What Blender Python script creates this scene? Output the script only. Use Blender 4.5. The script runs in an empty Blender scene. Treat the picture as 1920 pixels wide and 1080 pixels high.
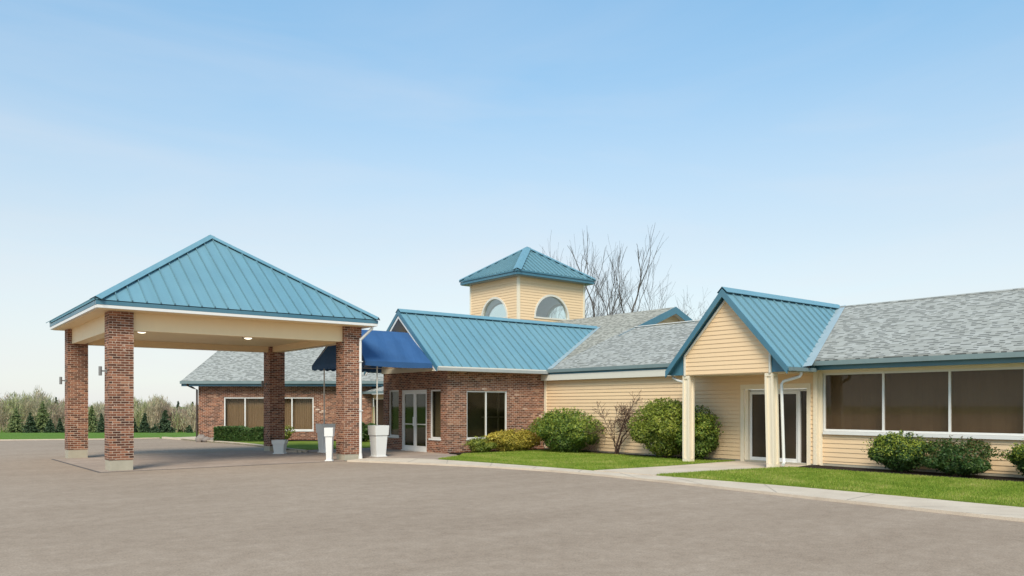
import bpy, math, random
import numpy as np
from mathutils import Vector

# ---------------------------------------------------------------- camera, sky, sun, exposure
SC = bpy.context.scene
COL = SC.collection
R = math.radians
cam_d = bpy.data.cameras.new("camera"); cam = bpy.data.objects.new("camera", cam_d); COL.objects.link(cam)
cam.location = (0, 0, 1.77); cam.rotation_euler = (R(90), 0, R(-39.1456))
cam_d.sensor_width = 36.0; cam_d.lens = 28.125; cam_d.shift_y = 221/1920; cam_d.clip_end = 8000; cam_d.clip_start = .1
SC.camera = cam
SUN_EL, SUN_X, SUN_Y = 46.0, -0.70, -0.71
W = bpy.data.worlds.new("World"); SC.world = W; W.use_nodes = True
def build_world():
    nt = W.node_tree; nt.nodes.clear()
    n = nt.nodes.new; L = nt.links.new
    out = n('ShaderNodeOutputWorld'); bg = n('ShaderNodeBackground'); L(bg.outputs[0], out.inputs[0])
    sky = n('ShaderNodeTexSky'); sky.sky_type = 'NISHITA'; sky.sun_disc = False
    sky.sun_elevation = R(SUN_EL); sky.sun_rotation = math.atan2(SUN_X, SUN_Y)
    sky.air_density = 1.0; sky.dust_density = 0.6; sky.ozone_density = 2.0
    tc = n('ShaderNodeTexCoord'); sep = n('ShaderNodeSeparateXYZ'); L(tc.outputs['Generated'], sep.inputs[0])
    # thin high cloud: whitest low down, broken into faint streaks higher up
    mp = n('ShaderNodeMapping'); mp.inputs['Scale'].default_value = (1.1, 1.1, 6.0); L(tc.outputs['Generated'], mp.inputs[0])
    no = n('ShaderNodeTexNoise'); no.inputs['Scale'].default_value = 1.7; no.inputs['Detail'].default_value = 6
    no.inputs['Roughness'].default_value = .55; no.inputs['Distortion'].default_value = .6; L(mp.outputs[0], no.inputs[0])
    r1 = n('ShaderNodeMapRange'); r1.inputs[1].default_value = .40; r1.inputs[2].default_value = .75; r1.inputs[3].default_value = -.05; r1.inputs[4].default_value = .11
    L(no.outputs[0], r1.inputs[0])
    r2 = n('ShaderNodeMapRange'); r2.interpolation_type = 'SMOOTHSTEP'
    r2.inputs[1].default_value = -.03; r2.inputs[2].default_value = .54; r2.inputs[3].default_value = .86; r2.inputs[4].default_value = .05
    L(sep.outputs[2], r2.inputs[0])
    ad = n('ShaderNodeMath'); ad.operation = 'ADD'; ad.use_clamp = True; L(r1.outputs[0], ad.inputs[0]); L(r2.outputs[0], ad.inputs[1])
    mx = n('ShaderNodeMix'); mx.data_type = 'RGBA'; L(ad.outputs[0], mx.inputs[0]); tn = n('ShaderNodeMix'); tn.data_type = 'RGBA'; tn.blend_type = 'MULTIPLY'; tn.inputs[0].default_value = 1; cr = n('ShaderNodeValToRGB'); L(sep.outputs[2], cr.inputs[0]); cr.color_ramp.elements[0].position = .20; cr.color_ramp.elements[0].color = (.50, .60, .54, 1); cr.color_ramp.elements[1].position = .50; cr.color_ramp.elements[1].color = (.58, .84, .80, 1); L(cr.outputs[0], tn.inputs[7]); L(sky.outputs[0], tn.inputs[6]); L(tn.outputs[2], mx.inputs[6])
    mx.inputs[7].default_value = (2.74, 2.68, 2.74, 1)
    L(mx.outputs[2], bg.inputs[0]); bg.inputs[1].default_value = 0.15
build_world()
sd = bpy.data.lights.new("sun", 'SUN'); sd.energy = 1.9; sd.angle = R(24); sd.color = (1, .90, .74)
sun = bpy.data.objects.new("sun", sd); COL.objects.link(sun); sun.location = (-30, -20, 40)
_e = R(SUN_EL); _h = math.hypot(SUN_X, SUN_Y)
sun.rotation_euler = Vector((SUN_X/_h*math.cos(_e), SUN_Y/_h*math.cos(_e), math.sin(_e))).to_track_quat('Z', 'Y').to_euler()
vs = SC.view_settings; vs.view_transform = 'Standard'; vs.look = 'None'; vs.exposure = 1.05; vs.gamma = 1; vs.use_curve_mapping = False

# ---------------------------------------------------------------- helpers
ORG = {}
class MB:
    def __init__(s): s.v = []; s.f = []; s.sw = []
    def switch(s): s.sw.append(len(s.f)); return s     # faces added from here on use the next material
    def poly(s, pts):
        i = len(s.v); s.v += [tuple(p) for p in pts]; s.f.append(tuple(range(i, i+len(pts)))); return s
    def hexa(s, p):  # 8 points, bottom 4 ccw then top 4
        i = len(s.v); s.v += [tuple(q) for q in p]
        for a in ((3,2,1,0),(4,5,6,7),(0,1,5,4),(1,2,6,5),(2,3,7,6),(3,0,4,7)): s.f.append(tuple(i+k for k in a))
        return s
    def box(s, x0, x1, y0, y1, z0, z1):
        return s.hexa([(x0,y0,z0),(x1,y0,z0),(x1,y1,z0),(x0,y1,z0),(x0,y0,z1),(x1,y0,z1),(x1,y1,z1),(x0,y1,z1)])
    def slab(s, pts, vec):  # polygon extruded along vec
        n = len(pts); i = len(s.v); s.v += [tuple(p) for p in pts] + [tuple(p[k]+vec[k] for k in range(3)) for p in pts]
        s.f.append(tuple(range(i, i+n))); s.f.append(tuple(range(i+2*n-1, i+n-1, -1)))
        for k in range(n):
            j = (k+1) % n; s.f.append((i+k, i+n+k, i+n+j, i+j))
        return s
    def tube(s, pts, rad, seg=8, cap=True):
        pts = [Vector(p) for p in pts]; rs = rad if isinstance(rad, (list, tuple)) else [rad]*len(pts)
        rings = []
        for k, p in enumerate(pts):
            t = (pts[min(k+1, len(pts)-1)] - pts[max(k-1, 0)]).normalized()
            a = t.orthogonal() if abs(t.z) > .9 else Vector((0,0,1)).cross(t)
            a.normalize(); b = t.cross(a)
            i = len(s.v); rings.append(i)
            for q in range(seg):
                w = 2*math.pi*(q+.5)/seg; s.v.append(tuple(p + (a*math.cos(w) + b*math.sin(w))*rs[k]))
        for k in range(len(pts)-1):
            for q in range(seg):
                r = (q+1) % seg; s.f.append((rings[k]+q, rings[k]+r, rings[k+1]+r, rings[k+1]+q))
        if cap:
            s.f.append(tuple(rings[0]+q for q in range(seg-1, -1, -1))); s.f.append(tuple(rings[-1]+q for q in range(seg)))
        return s
    def lathe(s, c, prof, seg=20):
        rings = []
        for r, z in prof:
            rings.append(len(s.v))
            for q in range(seg):
                w = 2*math.pi*q/seg; s.v.append((c[0]+r*math.cos(w), c[1]+r*math.sin(w), c[2]+z))
        for k in range(len(prof)-1):
            for q in range(seg):
                t = (q+1) % seg; s.f.append((rings[k]+q, rings[k]+t, rings[k+1]+t, rings[k+1]+q))
        s.f.append(tuple(rings[0]+q for q in range(seg-1,-1,-1))); s.f.append(tuple(rings[-1]+q for q in range(seg)))
        return s
    def build(s, name, mat, parent=None, loc=None, smooth=False, label=None):
        v = np.array(s.v, dtype=float); o3 = np.array(ORG[parent.name] if parent else (loc or (0,0,0)), dtype=float)
        me = bpy.data.meshes.new(name); me.from_pydata((v-o3).tolist(), [], s.f)
        for q in (mat if isinstance(mat, list) else [mat]): me.materials.append(q)
        for k, q in enumerate(s.sw):
            for p in me.polygons[q:]: p.material_index = k+1
        # uv in metres, projected on every face's own plane
        uv = me.uv_layers.new(name="UVMap"); nl = len(me.loops)
        data = np.zeros(nl*2)
        for p in me.polygons:
            n = p.normal; t = Vector((0,0,1)).cross(n)
            if t.length < 1e-3: t = Vector((1,0,0))
            t.normalize(); q = n.cross(t)
            for li in p.loop_indices:
                w = Vector(v[me.loops[li].vertex_index]); data[2*li] = w.dot(t); data[2*li+1] = w.dot(q)
        uv.data.foreach_set('uv', data)
        if smooth: me.polygons.foreach_set('use_smooth', [True]*len(me.polygons))
        o = bpy.data.objects.new(name, me); COL.objects.link(o)
        ORG[o.name] = tuple(o3)
        if parent: o.parent = parent
        else: o.location = tuple(o3)
        if label: o['label'] = label
        return o
def fast_mesh(name, verts, faces, mat, parent=None, loc=(0,0,0)):
    """numpy vertices (n,3), faces (m,k) -> one object"""
    me = bpy.data.meshes.new(name); m, k = faces.shape
    o3 = np.array(ORG[parent.name] if parent else loc, dtype=float)
    me.vertices.add(len(verts)); me.vertices.foreach_set('co', (verts-o3).astype(np.float32).ravel())
    me.loops.add(m*k); me.loops.foreach_set('vertex_index', faces.astype(np.int32).ravel())
    me.polygons.add(m); me.polygons.foreach_set('loop_start', np.arange(0, m*k, k, dtype=np.int32))
    me.polygons.foreach_set('loop_total', np.full(m, k, dtype=np.int32))
    me.update(); me.validate(); me.materials.append(mat)
    o = bpy.data.objects.new(name, me); COL.objects.link(o); ORG[o.name] = tuple(o3)
    if parent: o.parent = parent
    else: o.location = tuple(o3)
    return o
def thing(name, label, cat, loc=(0,0,0), group=None):
    o = bpy.data.objects.new(name, None); COL.objects.link(o); o.location = loc; o.empty_display_size = .2
    ORG[o.name] = tuple(loc); o['label'] = label; o['category'] = cat
    if group: o['group'] = group
    return o
def tag(o, label, cat, group=None):
    o['label'] = label; o['category'] = cat
    if group: o['group'] = group
    return o
def struct(o): o['kind'] = 'structure'; return o

# frames: a wall plane facing -u (s = v) or -v (s = u); n = distance out of the wall
def FU(u): return lambda s, n, z: (u-n, s, z)
def FV(v): return lambda s, n, z: (s, v-n, z)
def FUp(u): return lambda s, n, z: (u+n, s, z)
def FVp(v): return lambda s, n, z: (s, v+n, z)
def fbox(mb, F, s0, s1, n0, n1, z0, z1):
    return mb.hexa([F(s0,n1,z0),F(s1,n1,z0),F(s1,n0,z0),F(s0,n0,z0),F(s0,n1,z1),F(s1,n1,z1),F(s1,n0,z1),F(s0,n0,z1)])
def flat_wall(mb, F, s0, s1, z0, z1, openings=(), reveal=.1):
    ss = sorted({s0, s1, *[o[0] for o in openings], *[o[1] for o in openings]}); zz = sorted({z0, z1, *[o[2] for o in openings], *[o[3] for o in openings]})
    for a, b in zip(ss, ss[1:]):
        for c, d in zip(zz, zz[1:]):
            m, k = (a+b)/2, (c+d)/2
            if any(o[0] < m < o[1] and o[2] < k < o[3] for o in openings): continue
            mb.poly([F(a,0,c), F(b,0,c), F(b,0,d), F(a,0,d)])
    for o in openings:
        a, b, c, d = o[:4]; r = -reveal
        mb.poly([F(a,0,c),F(b,0,c),F(b,r,c),F(a,r,c)]); mb.poly([F(a,0,d),F(b,0,d),F(b,r,d),F(a,r,d)])
        mb.poly([F(a,0,c),F(a,0,d),F(a,r,d),F(a,r,c)]); mb.poly([F(b,0,c),F(b,0,d),F(b,r,d),F(b,r,c)])
    return mb
def siding(mb, F, z0, z1, span, openings=(), course=.126, out=.015, arches=(), zbase=0.0, gv=.004):
    """lapped boards: span(z)->(left,right); every course leans out at its foot"""
    k0 = int(math.floor((z0-zbase)/course)); k1 = int(math.ceil((z1-zbase)/course))
    for k in range(k0, k1):
        a, b = zbase+k*course, zbase+(k+1)*course
        cuts = {max(a, z0), min(b, z1)}
        for o in openings:
            for q in o[2:4]:
                if max(a,z0) < q < min(b,z1): cuts.add(q)
        for (c, zb, r) in arches:
            if b > zb and a < zb+r:
                for q in np.linspace(max(a,z0), min(b,z1), 4): cuts.add(float(q))
                if a < zb < b: cuts.add(zb)
        cuts = sorted(cuts)
        for lo, hi in zip(cuts, cuts[1:]):
            if hi-lo < 1e-5: continue
            def iv(z, mid):
                l, r_ = span(z); holes = []
                for o in openings:
                    if o[2] < mid < o[3]: holes.append((o[0], o[1]))
                for (c, zb, r) in arches:
                    if zb < mid < zb+r:
                        w = math.sqrt(max(r*r-(z-zb)**2, 0)); holes.append((c-w, c+w))
                holes.sort(); res = []; cur = l
                for h0, h1 in holes: res.append((cur, h0)); cur = h1
                res.append((cur, r_)); return res
            mid = (lo+hi)/2
            nl = .002 + out*(b-lo)/course; nh = .002 + out*(b-hi)/course
            for (l0, r0), (l1, r1) in zip(iv(lo, mid), iv(hi, mid)):
                if r0-l0 < 1e-4 and r1-l1 < 1e-4: continue
                g0 = gv if (out and abs(lo-a) < 1e-6 and hi-lo > .03) else 0
                mb.poly([F(l0,nl,lo+g0), F(r0,nl,lo+g0), F(r1,nh,hi), F(l1,nh,hi)])
                if out and abs(lo-a) < 1e-6 and hi-lo > .03:
                    mb.poly([F(l0,-.03,lo), F(r0,-.03,lo), F(r0,-.03,lo+gv), F(l0,-.03,lo+gv)]); mb.poly([F(l0,-.03,lo+gv), F(r0,-.03,lo+gv), F(r0,nl,lo+gv), F(l0,nl,lo+gv)]); mb.poly([F(l0,-.03,lo), F(r0,-.03,lo), F(r0,.002,lo), F(l0,.002,lo)])
    return mb
def window(parent, F, s0, s1, z0, z1, bars=(), depth=.07, fw=.045, mat=None, glass=None, name='window', rails=(), sill=None, label=None):
    mb = MB(); n0, n1 = -depth-.04, -depth+.035
    fbox(mb, F, s0, s0+fw, n0, n1, z0, z1); fbox(mb, F, s1-fw, s1, n0, n1, z0, z1)
    fbox(mb, F, s0+fw, s1-fw, n0, n1, z0, z0+fw); fbox(mb, F, s0+fw, s1-fw, n0, n1, z1-fw, z1)
    for b in bars: fbox(mb, F, b-fw*.5, b+fw*.5, n0, n1-.004, z0+fw, z1-fw)
    for r in rails: fbox(mb, F, s0+fw, s1-fw, n0, n1-.008, r-fw*.5, r+fw*.5)
    o = mb.build(name, mat, parent, label=label)
    ed = [s0+fw, *bars, s1-fw]
    for a, b in zip(ed, ed[1:]):
        g = MB(); fbox(g, F, a, b, -depth-.012, -depth-.004, z0+fw*.6, z1-fw*.6); g.build('pane', glass, o)
    if sill:
        g = MB(); fbox(g, F, s0-sill[0], s1+sill[0], -.02, sill[1], z0-sill[2], z0); g.build('sill', mat, o)
    return o
def curtain(o, F, s0, s1, z0, z1, depth=.28, pleat=.09, amp=.022, mat='curtain'):
    """pleated drape hanging behind a window's panes"""
    mb = MB(); n = max(int((s1-s0)/pleat*4), 8)
    P_ = [(s0+(s1-s0)*k/n, -depth+amp*math.sin(k*math.pi/2+.6*math.sin(k*.21))) for k in range(n+1)]
    for a, b in zip(P_, P_[1:]): mb.poly([F(a[0],a[1],z0),F(b[0],b[1],z0),F(b[0],b[1],z1),F(a[0],a[1],z1)])
    return mb.build('curtain', M[mat], o)
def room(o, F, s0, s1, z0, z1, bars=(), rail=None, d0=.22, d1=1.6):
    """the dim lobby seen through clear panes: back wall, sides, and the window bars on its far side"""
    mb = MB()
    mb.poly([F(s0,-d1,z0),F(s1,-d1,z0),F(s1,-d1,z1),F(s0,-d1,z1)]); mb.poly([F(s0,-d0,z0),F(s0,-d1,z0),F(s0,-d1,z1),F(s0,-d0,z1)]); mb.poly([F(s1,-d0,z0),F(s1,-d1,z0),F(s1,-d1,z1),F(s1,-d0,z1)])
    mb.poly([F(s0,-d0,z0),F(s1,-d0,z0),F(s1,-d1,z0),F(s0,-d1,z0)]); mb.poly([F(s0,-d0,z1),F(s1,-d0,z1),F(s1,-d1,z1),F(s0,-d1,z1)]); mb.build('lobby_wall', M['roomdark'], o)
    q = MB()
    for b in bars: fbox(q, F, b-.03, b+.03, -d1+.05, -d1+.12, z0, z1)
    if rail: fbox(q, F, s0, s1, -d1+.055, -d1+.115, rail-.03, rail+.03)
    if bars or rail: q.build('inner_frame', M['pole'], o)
def plane_axes(pts):
    a, b, c = (Vector(p) for p in pts[:3]); n = (b-a).cross(c-a).normalized()
    if n.z < 0: n = -n
    t = Vector((0,0,1)).cross(n).normalized(); return n, t, n.cross(t)
def ribs(mb, pts, spacing=.41, w=.030, h=.046, phase=.5, ext=.0):
    n, t, s = plane_axes(pts); o = Vector(pts[0])
    P = [((Vector(p)-o).dot(t), (Vector(p)-o).dot(s)) for p in pts]
    lo, hi = min(p[0] for p in P), max(p[0] for p in P)
    x = lo + spacing*phase
    while x < hi-.02:
        ys = []
        for (x0,y0),(x1,y1) in zip(P, P[1:]+P[:1]):
            if (x0-x)*(x1-x) < 0: ys.append(y0+(y1-y0)*(x-x0)/(x1-x0))
        ys.sort()
        for a, b in zip(ys[::2], ys[1::2]):
            a -= ext
            q = lambda X, Y, Z: o + t*X + s*Y + n*Z
            mb.hexa([q(x-w/2,a,.001),q(x+w/2,a,.001),q(x+w/2,b,.001),q(x-w/2,b,.001),q(x-w*.35,a,h),q(x+w*.35,a,h),q(x+w*.35,b,h),q(x-w*.35,b,h)])
        x += spacing
def cap(mb, A, B, n1, n2, w=.14, lift=.05, lip=.02):
    A, B = Vector(A), Vector(B); e = (B-A).normalized(); up = Vector((0,0,1))*lift*1.15
    for n in (n1, n2):
        d = n.cross(e).normalized()
        if d.z > 0: d = -d
        p = [A+up, B+up, B+d*w+n*lift, A+d*w+n*lift]
        mb.poly(p); q = [p[3], p[2], p[2]-n*lip, p[3]-n*lip]; mb.poly(q)

# ---------------------------------------------------------------- materials
class NT:
    def __init__(s, name):
        s.m = bpy.data.materials.new(name); s.m.use_nodes = True; s.t = s.m.node_tree; s.t.nodes.clear()
        s.out = s.n('ShaderNodeOutputMaterial')
    def n(s, typ, ins=None, **kw):
        nd = s.t.nodes.new(typ)
        for k, v in kw.items(): setattr(nd, k, v)
        for k, v in (ins or {}).items(): s.set(nd.inputs[k], v)
        return nd
    def set(s, sock, v):
        if isinstance(v, bpy.types.NodeSocket): s.t.links.new(v, sock)
        elif isinstance(v, (tuple, list)) and sock.type == 'RGBA' and len(v) == 3: sock.default_value = (*v, 1)
        else: sock.default_value = v
    def math(s, op, a, b=0.0, c=0.0, clamp=False):
        nd = s.n('ShaderNodeMath', {0: a, 1: b, 2: c}, operation=op); nd.use_clamp = clamp; return nd.outputs[0]
    def mix(s, f, a, b, mode='MIX'):
        nd = s.n('ShaderNodeMix', data_type='RGBA', blend_type=mode); s.set(nd.inputs[0], f); s.set(nd.inputs[6], a); s.set(nd.inputs[7], b); return nd.outputs[2]
    def ramp(s, f, stops, mode='LINEAR'):
        nd = s.n('ShaderNodeValToRGB', {0: f}); cr = nd.color_ramp; cr.interpolation = mode
        while len(cr.elements) < len(stops): cr.elements.new(.5)
        for e, (p, c) in zip(cr.elements, stops): e.position = p; e.color = (*c, 1) if len(c) == 3 else c
        return nd.outputs[0]
    def noise(s, vec, scale, detail=3, rough=.5, dist=0, dim='3D'):
        return s.n('ShaderNodeTexNoise', {'Vector': vec, 'Scale': scale, 'Detail': detail, 'Roughness': rough, 'Distortion': dist}, noise_dimensions=dim).outputs[0]
    def pos(s): return s.n('ShaderNodeNewGeometry').outputs['Position']
    def uv(s): return s.n('ShaderNodeUVMap', uv_map='UVMap').outputs[0]
    def bsdf(s, col, rough=.6, spec=.4, bump=None, bs=.3, bd=.01, metal=0.0):
        b = s.n('ShaderNodeBsdfPrincipled', {'Base Color': col, 'Roughness': rough, 'Metallic': metal, 'Specular IOR Level': spec})
        if bump is not None:
            bn = s.n('ShaderNodeBump', {'Height': bump, 'Strength': bs, 'Distance': bd}); s.t.links.new(bn.outputs[0], b.inputs['Normal'])
        s.t.links.new(b.outputs[0], s.out.inputs[0]); return b
def dirty(name, col, rough=.55, var=.08, spec=.4, scale=3.0, streak=True, bump=0.0):
    """paint with faint weathering: blotches and vertical streaks"""
    T = NT(name); p = T.pos()
    a = T.noise(p, scale, 4); mp = T.n('ShaderNodeMapping', {'Vector': p, 'Scale': (9, 9, .7)}).outputs[0]
    b = T.noise(mp, 1.0, 3)
    f = T.math('ADD', T.math('MULTIPLY', a, .6), T.math('MULTIPLY', b, .4 if streak else .0))
    f = T.math('MULTIPLY_ADD', f, 2*var, 1-var*1.15)
    c = T.mix(1.0, col, T.n('ShaderNodeCombineColor', {0: f, 1: f, 2: f}).outputs[0], 'MULTIPLY')
    T.bsdf(c, rough, spec, T.noise(p, 60, 2) if bump else None, bump or 0, .004); return T.m
def brick_mat(name, w=.207, h=.0677, mortar=.011, shift=0.0):
    T = NT(name); uv = T.uv(); sp = T.n('ShaderNodeSeparateXYZ', {0: uv}); U, V = sp.outputs[0], sp.outputs[1]
    wob = T.math('MULTIPLY_ADD', T.noise(uv, 9, 2), .006, -.003); V = T.math('ADD', V, wob)
    rv = T.math('DIVIDE', V, h); row = T.math('FLOOR', rv); fv = T.math('FRACT', rv)
    odd = T.math('MULTIPLY', T.math('MODULO', T.math('ABSOLUTE', row), 2.0), .5)
    ru = T.math('ADD', T.math('DIVIDE', U, w), odd); colm = T.math('FLOOR', ru); fu = T.math('FRACT', ru)
    du = T.math('MULTIPLY', T.math('MINIMUM', fu, T.math('SUBTRACT', 1.0, fu)), w); dv = T.math('MULTIPLY', T.math('MINIMUM', fv, T.math('SUBTRACT', 1.0, fv)), h)
    d = T.math('MINIMUM', du, dv)
    m = T.n('ShaderNodeMapRange', {0: d, 1: mortar*.35, 2: mortar*.62, 3: 0.0, 4: 1.0}).outputs[0]
    idv = T.n('ShaderNodeCombineXYZ', {0: colm, 1: row}).outputs[0]
    wn = T.n('ShaderNodeTexWhiteNoise', {'Vector': idv}, noise_dimensions='2D')
    patch = T.noise(T.pos(), .9, 3); rnd = T.math('ADD', T.math('MULTIPLY', wn.outputs[0], .82), T.math('MULTIPLY', T.math('SUBTRACT', patch, .35+shift), .6), clamp=True)
    c = T.ramp(rnd, [(0, (.075,.033,.022)), (.22, (.135,.052,.030)), (.45, (.195,.074,.041)), (.66, (.26,.102,.056)), (.82, (.33,.145,.082)), (.91,(.42,.235,.15)), (.975, (.66,.50,.40))])
    grain = T.noise(T.pos(), 38, 4, .65); gf = T.math('MULTIPLY_ADD', grain, .9, .55)
    c = T.mix(1.0, c, T.n('ShaderNodeCombineColor', {0: gf, 1: gf, 2: gf}).outputs[0], 'MULTIPLY')
    sm = T.math('GREATER_THAN', T.noise(T.pos(), 13, 3, .6), .66)          # lime smears on the old brick
    c = T.mix(T.math('MULTIPLY', sm, .55), c, (.62,.48,.38))
    mc = T.mix(T.noise(T.pos(), 3, 3), (.46,.34,.26), (.66,.53,.42))
    c = T.mix(m, mc, c)
    T.bsdf(c, .88, .25, T.math('MULTIPLY_ADD', m, 1.0, T.math('MULTIPLY', grain, .5)), .7, .008); return T.m
def shingle_mat(name, tint=(1,1,1)):
    T = NT(name); uv = T.uv(); sp = T.n('ShaderNodeSeparateXYZ', {0: uv}); U, V = sp.outputs[0], sp.outputs[1]
    U = T.math('ADD', U, T.math('MULTIPLY', T.noise(uv, 4, 1), .02))
    rv = T.math('DIVIDE', V, .142); row = T.math('FLOOR', rv); fv = T.math('FRACT', rv)
    ro = T.n('ShaderNodeTexWhiteNoise', {'W': row}, noise_dimensions='1D').outputs[0]
    ru = T.math('ADD', T.math('DIVIDE', U, .17), T.math('MULTIPLY', ro, 7.0)); cm = T.math('FLOOR', ru); fu = T.math('FRACT', ru)
    wn = T.n('ShaderNodeTexWhiteNoise', {'Vector': T.n('ShaderNodeCombineXYZ', {0: cm, 1: row}).outputs[0]}, noise_dimensions='2D')
    c2 = T.math('FLOOR', T.math('ADD', T.math('DIVIDE', U, .125), T.math('MULTIPLY', ro, 13.0)))
    r, r2 = wn.outputs[0], T.n('ShaderNodeTexWhiteNoise', {'Vector': T.n('ShaderNodeCombineXYZ', {0: c2, 1: T.math('ADD', row, 77.0)}).outputs[0]}, noise_dimensions='2D').outputs[0]
    c = T.ramp(r, [(0,(.285,.283,.255)), (.4,(.325,.323,.295)), (.75,(.355,.353,.325)), (1,(.39,.388,.36))])
    big = T.noise(T.pos(), .5, 3); gf = T.math('MULTIPLY_ADD', big, .14, .93)
    c = T.mix(1.0, c, T.n('ShaderNodeCombineColor', {0: gf, 1: gf, 2: gf}).outputs[0], 'MULTIPLY')
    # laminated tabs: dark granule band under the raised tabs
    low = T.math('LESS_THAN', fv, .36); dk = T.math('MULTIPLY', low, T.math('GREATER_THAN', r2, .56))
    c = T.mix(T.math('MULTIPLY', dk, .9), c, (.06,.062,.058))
    c = T.mix(.35, c, T.mix(1.0, c, T.ramp(T.noise(T.pos(), 120, 2), [(.3,(.55,.55,.55)),(.7,(1.3,1.3,1.3))]), 'MULTIPLY'))
    c = T.mix(1.0, c, tint, 'MULTIPLY')
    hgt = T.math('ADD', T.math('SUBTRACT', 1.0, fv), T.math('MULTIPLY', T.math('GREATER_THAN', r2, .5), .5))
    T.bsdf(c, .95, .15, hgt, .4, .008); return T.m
def metal_mat(name, col, rough=.38, var=.10):
    T = NT(name); p = T.pos(); a = T.noise(p, 1.1, 4, .6); mp = T.n('ShaderNodeMapping', {'Vector': p, 'Scale': (5, 5, 5)}).outputs[0]
    f = T.math('MULTIPLY_ADD', T.math('ADD', T.math('MULTIPLY', a, .7), T.math('MULTIPLY', T.noise(mp, 2.2, 4, .7), .3)), 2*var, 1-var)
    sv = T.noise(T.n('ShaderNodeMapping', {'Vector': T.uv(), 'Scale': (4.2, .22, 1)}).outputs[0], 1.0, 4, .65); f = T.math('MULTIPLY', f, T.math('MULTIPLY_ADD', sv, .34, .83))
    c = T.mix(1.0, col, T.n('ShaderNodeCombineColor', {0: f, 1: f, 2: f}).outputs[0], 'MULTIPLY')
    c = T.mix(T.math('MULTIPLY', T.math('SUBTRACT', T.noise(p, .35, 2), .40, clamp=True), .5), c, (.26,.37,.36))
    T.bsdf(c, T.math('MULTIPLY_ADD', a, .2, rough-.1), .5, T.noise(p, 2.4, 2), .03, .03); return T.m
def glass_dark(name, base, rough=.06, spec=.5, tone=(.02,.02,.02)):
    T = NT(name); p = T.pos(); f = T.noise(p, .8, 3, .6)
    c = T.mix(f, base, tone); T.bsdf(c, rough, spec, T.noise(p, .9, 1), .06, .02); return T.m
def glass_clear(name, tint, refl=.10, fk=1.0):
    T = NT(name); fr = T.math('POWER', T.n('ShaderNodeLayerWeight', {0: .5}).outputs['Facing'], 3.0)
    tr = T.n('ShaderNodeBsdfTransparent', {0: tint}); gl = T.n('ShaderNodeBsdfGlossy', {0: (.9,.95,.95), 'Roughness': .03})
    mx = T.n('ShaderNodeMixShader', {0: T.math('MULTIPLY_ADD', fr, fk, refl)}); T.t.links.new(tr.outputs[0], mx.inputs[1]); T.t.links.new(gl.outputs[0], mx.inputs[2])
    T.t.links.new(mx.outputs[0], T.out.inputs[0]); return T.m
def leaf_mat(name, stops, trans=.3, rough=.5):
    T = NT(name); g = T.n('ShaderNodeNewGeometry'); r = g.outputs['Random Per Island']
    f = T.math('ADD', T.math('MULTIPLY', r, .65), T.math('MULTIPLY', T.noise(g.outputs['Position'], 3.2, 2), .45), clamp=True)
    c = T.ramp(f, stops)
    b = T.bsdf(c, rough, .35); t = T.n('ShaderNodeBsdfTranslucent', {0: c}); mx = T.n('ShaderNodeMixShader', {0: trans})
    T.t.links.new(b.outputs[0], mx.inputs[1]); T.t.links.new(t.outputs[0], mx.inputs[2]); T.t.links.new(mx.outputs[0], T.out.inputs[0]); return T.m
def plain(name, col, rough=.5, spec=.4, metal=0.0):
    T = NT(name); p = T.pos(); f = T.math('MULTIPLY_ADD', T.noise(p, 5, 3), .16, .92)
    T.bsdf(T.mix(1.0, col, T.n('ShaderNodeCombineColor', {0: f, 1: f, 2: f}).outputs[0], 'MULTIPLY'), rough, spec, metal=metal); return T.m

M = {}
M['brick'] = brick_mat('old_red_brick', shift=.13)
M['brick_wall'] = brick_mat('brown_wall_brick', shift=.06)
M['siding'] = dirty('cream_siding', (.77,.55,.335), .6, .06)
M['trim'] = dirty('cream_trim', (.78,.67,.51), .5, .06)
M['beam'] = dirty('canopy_cream_paint', (.86,.66,.40), .5, .05)
M['white'] = dirty('white_aluminium', (.72,.70,.67), .35, .05)
M['frieze'] = dirty('off_white_frieze', (.66,.62,.54), .5, .06)
M['teal'] = metal_mat('blue_standing_seam', (.135,.275,.335))
M['tealtrim'] = metal_mat('dark_blue_trim', (.055,.16,.225), .4, .06)
M['gutter'] = metal_mat('grey_green_gutter', (.165,.215,.22), .4, .08)
M['seam'] = metal_mat('blue_ribs_painted_shade', (.115,.225,.27))  # darker copy of the roof blue: the ribs' shade painted into their colour
M['eavegut'] = metal_mat('pale_grey_gutter', (.36,.365,.35), .4, .1)
M['flash'] = metal_mat('valley_flashing', (.33,.40,.42), .35, .08)
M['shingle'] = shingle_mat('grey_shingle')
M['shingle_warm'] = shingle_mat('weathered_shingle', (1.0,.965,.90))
M['concrete'] = dirty('plinth_concrete', (.42,.375,.29), .85, .18, .2, 6, True, .25)
M['glass'] = glass_dark('brown_tinted_glass', (.060,.042,.029), .10, .30, (.034,.025,.017))
M['glass2'] = glass_dark('dark_entrance_glass', (.020,.019,.013), .04, .6, (.008,.008,.006))
M['clear'] = glass_clear('tower_glass', (.88,.95,.93), .24)
M['tint'] = glass_clear('brown_tinted_pane', (.76,.70,.63), .018, .30)
M['tint2'] = glass_clear('smoked_pane', (.72,.70,.62), .02, .35)
M['curtain'] = dirty('brown_curtain', (.36,.315,.265), .9, .22, .1, 1.2)
M['curtain_grey'] = dirty('grey_pleated_drape', (.60,.55,.47), .9, .25, .1, .9)
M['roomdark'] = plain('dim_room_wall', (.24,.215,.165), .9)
M['plaster'] = plain('tower_plaster', (.80,.82,.80), .8)
M['awning'] = None
M['planter'] = dirty('grey_planter_plastic', (.74,.72,.69), .45, .05, .4)
M['dark'] = plain('dark_bronze_metal', (.06,.058,.055), .4)
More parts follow.
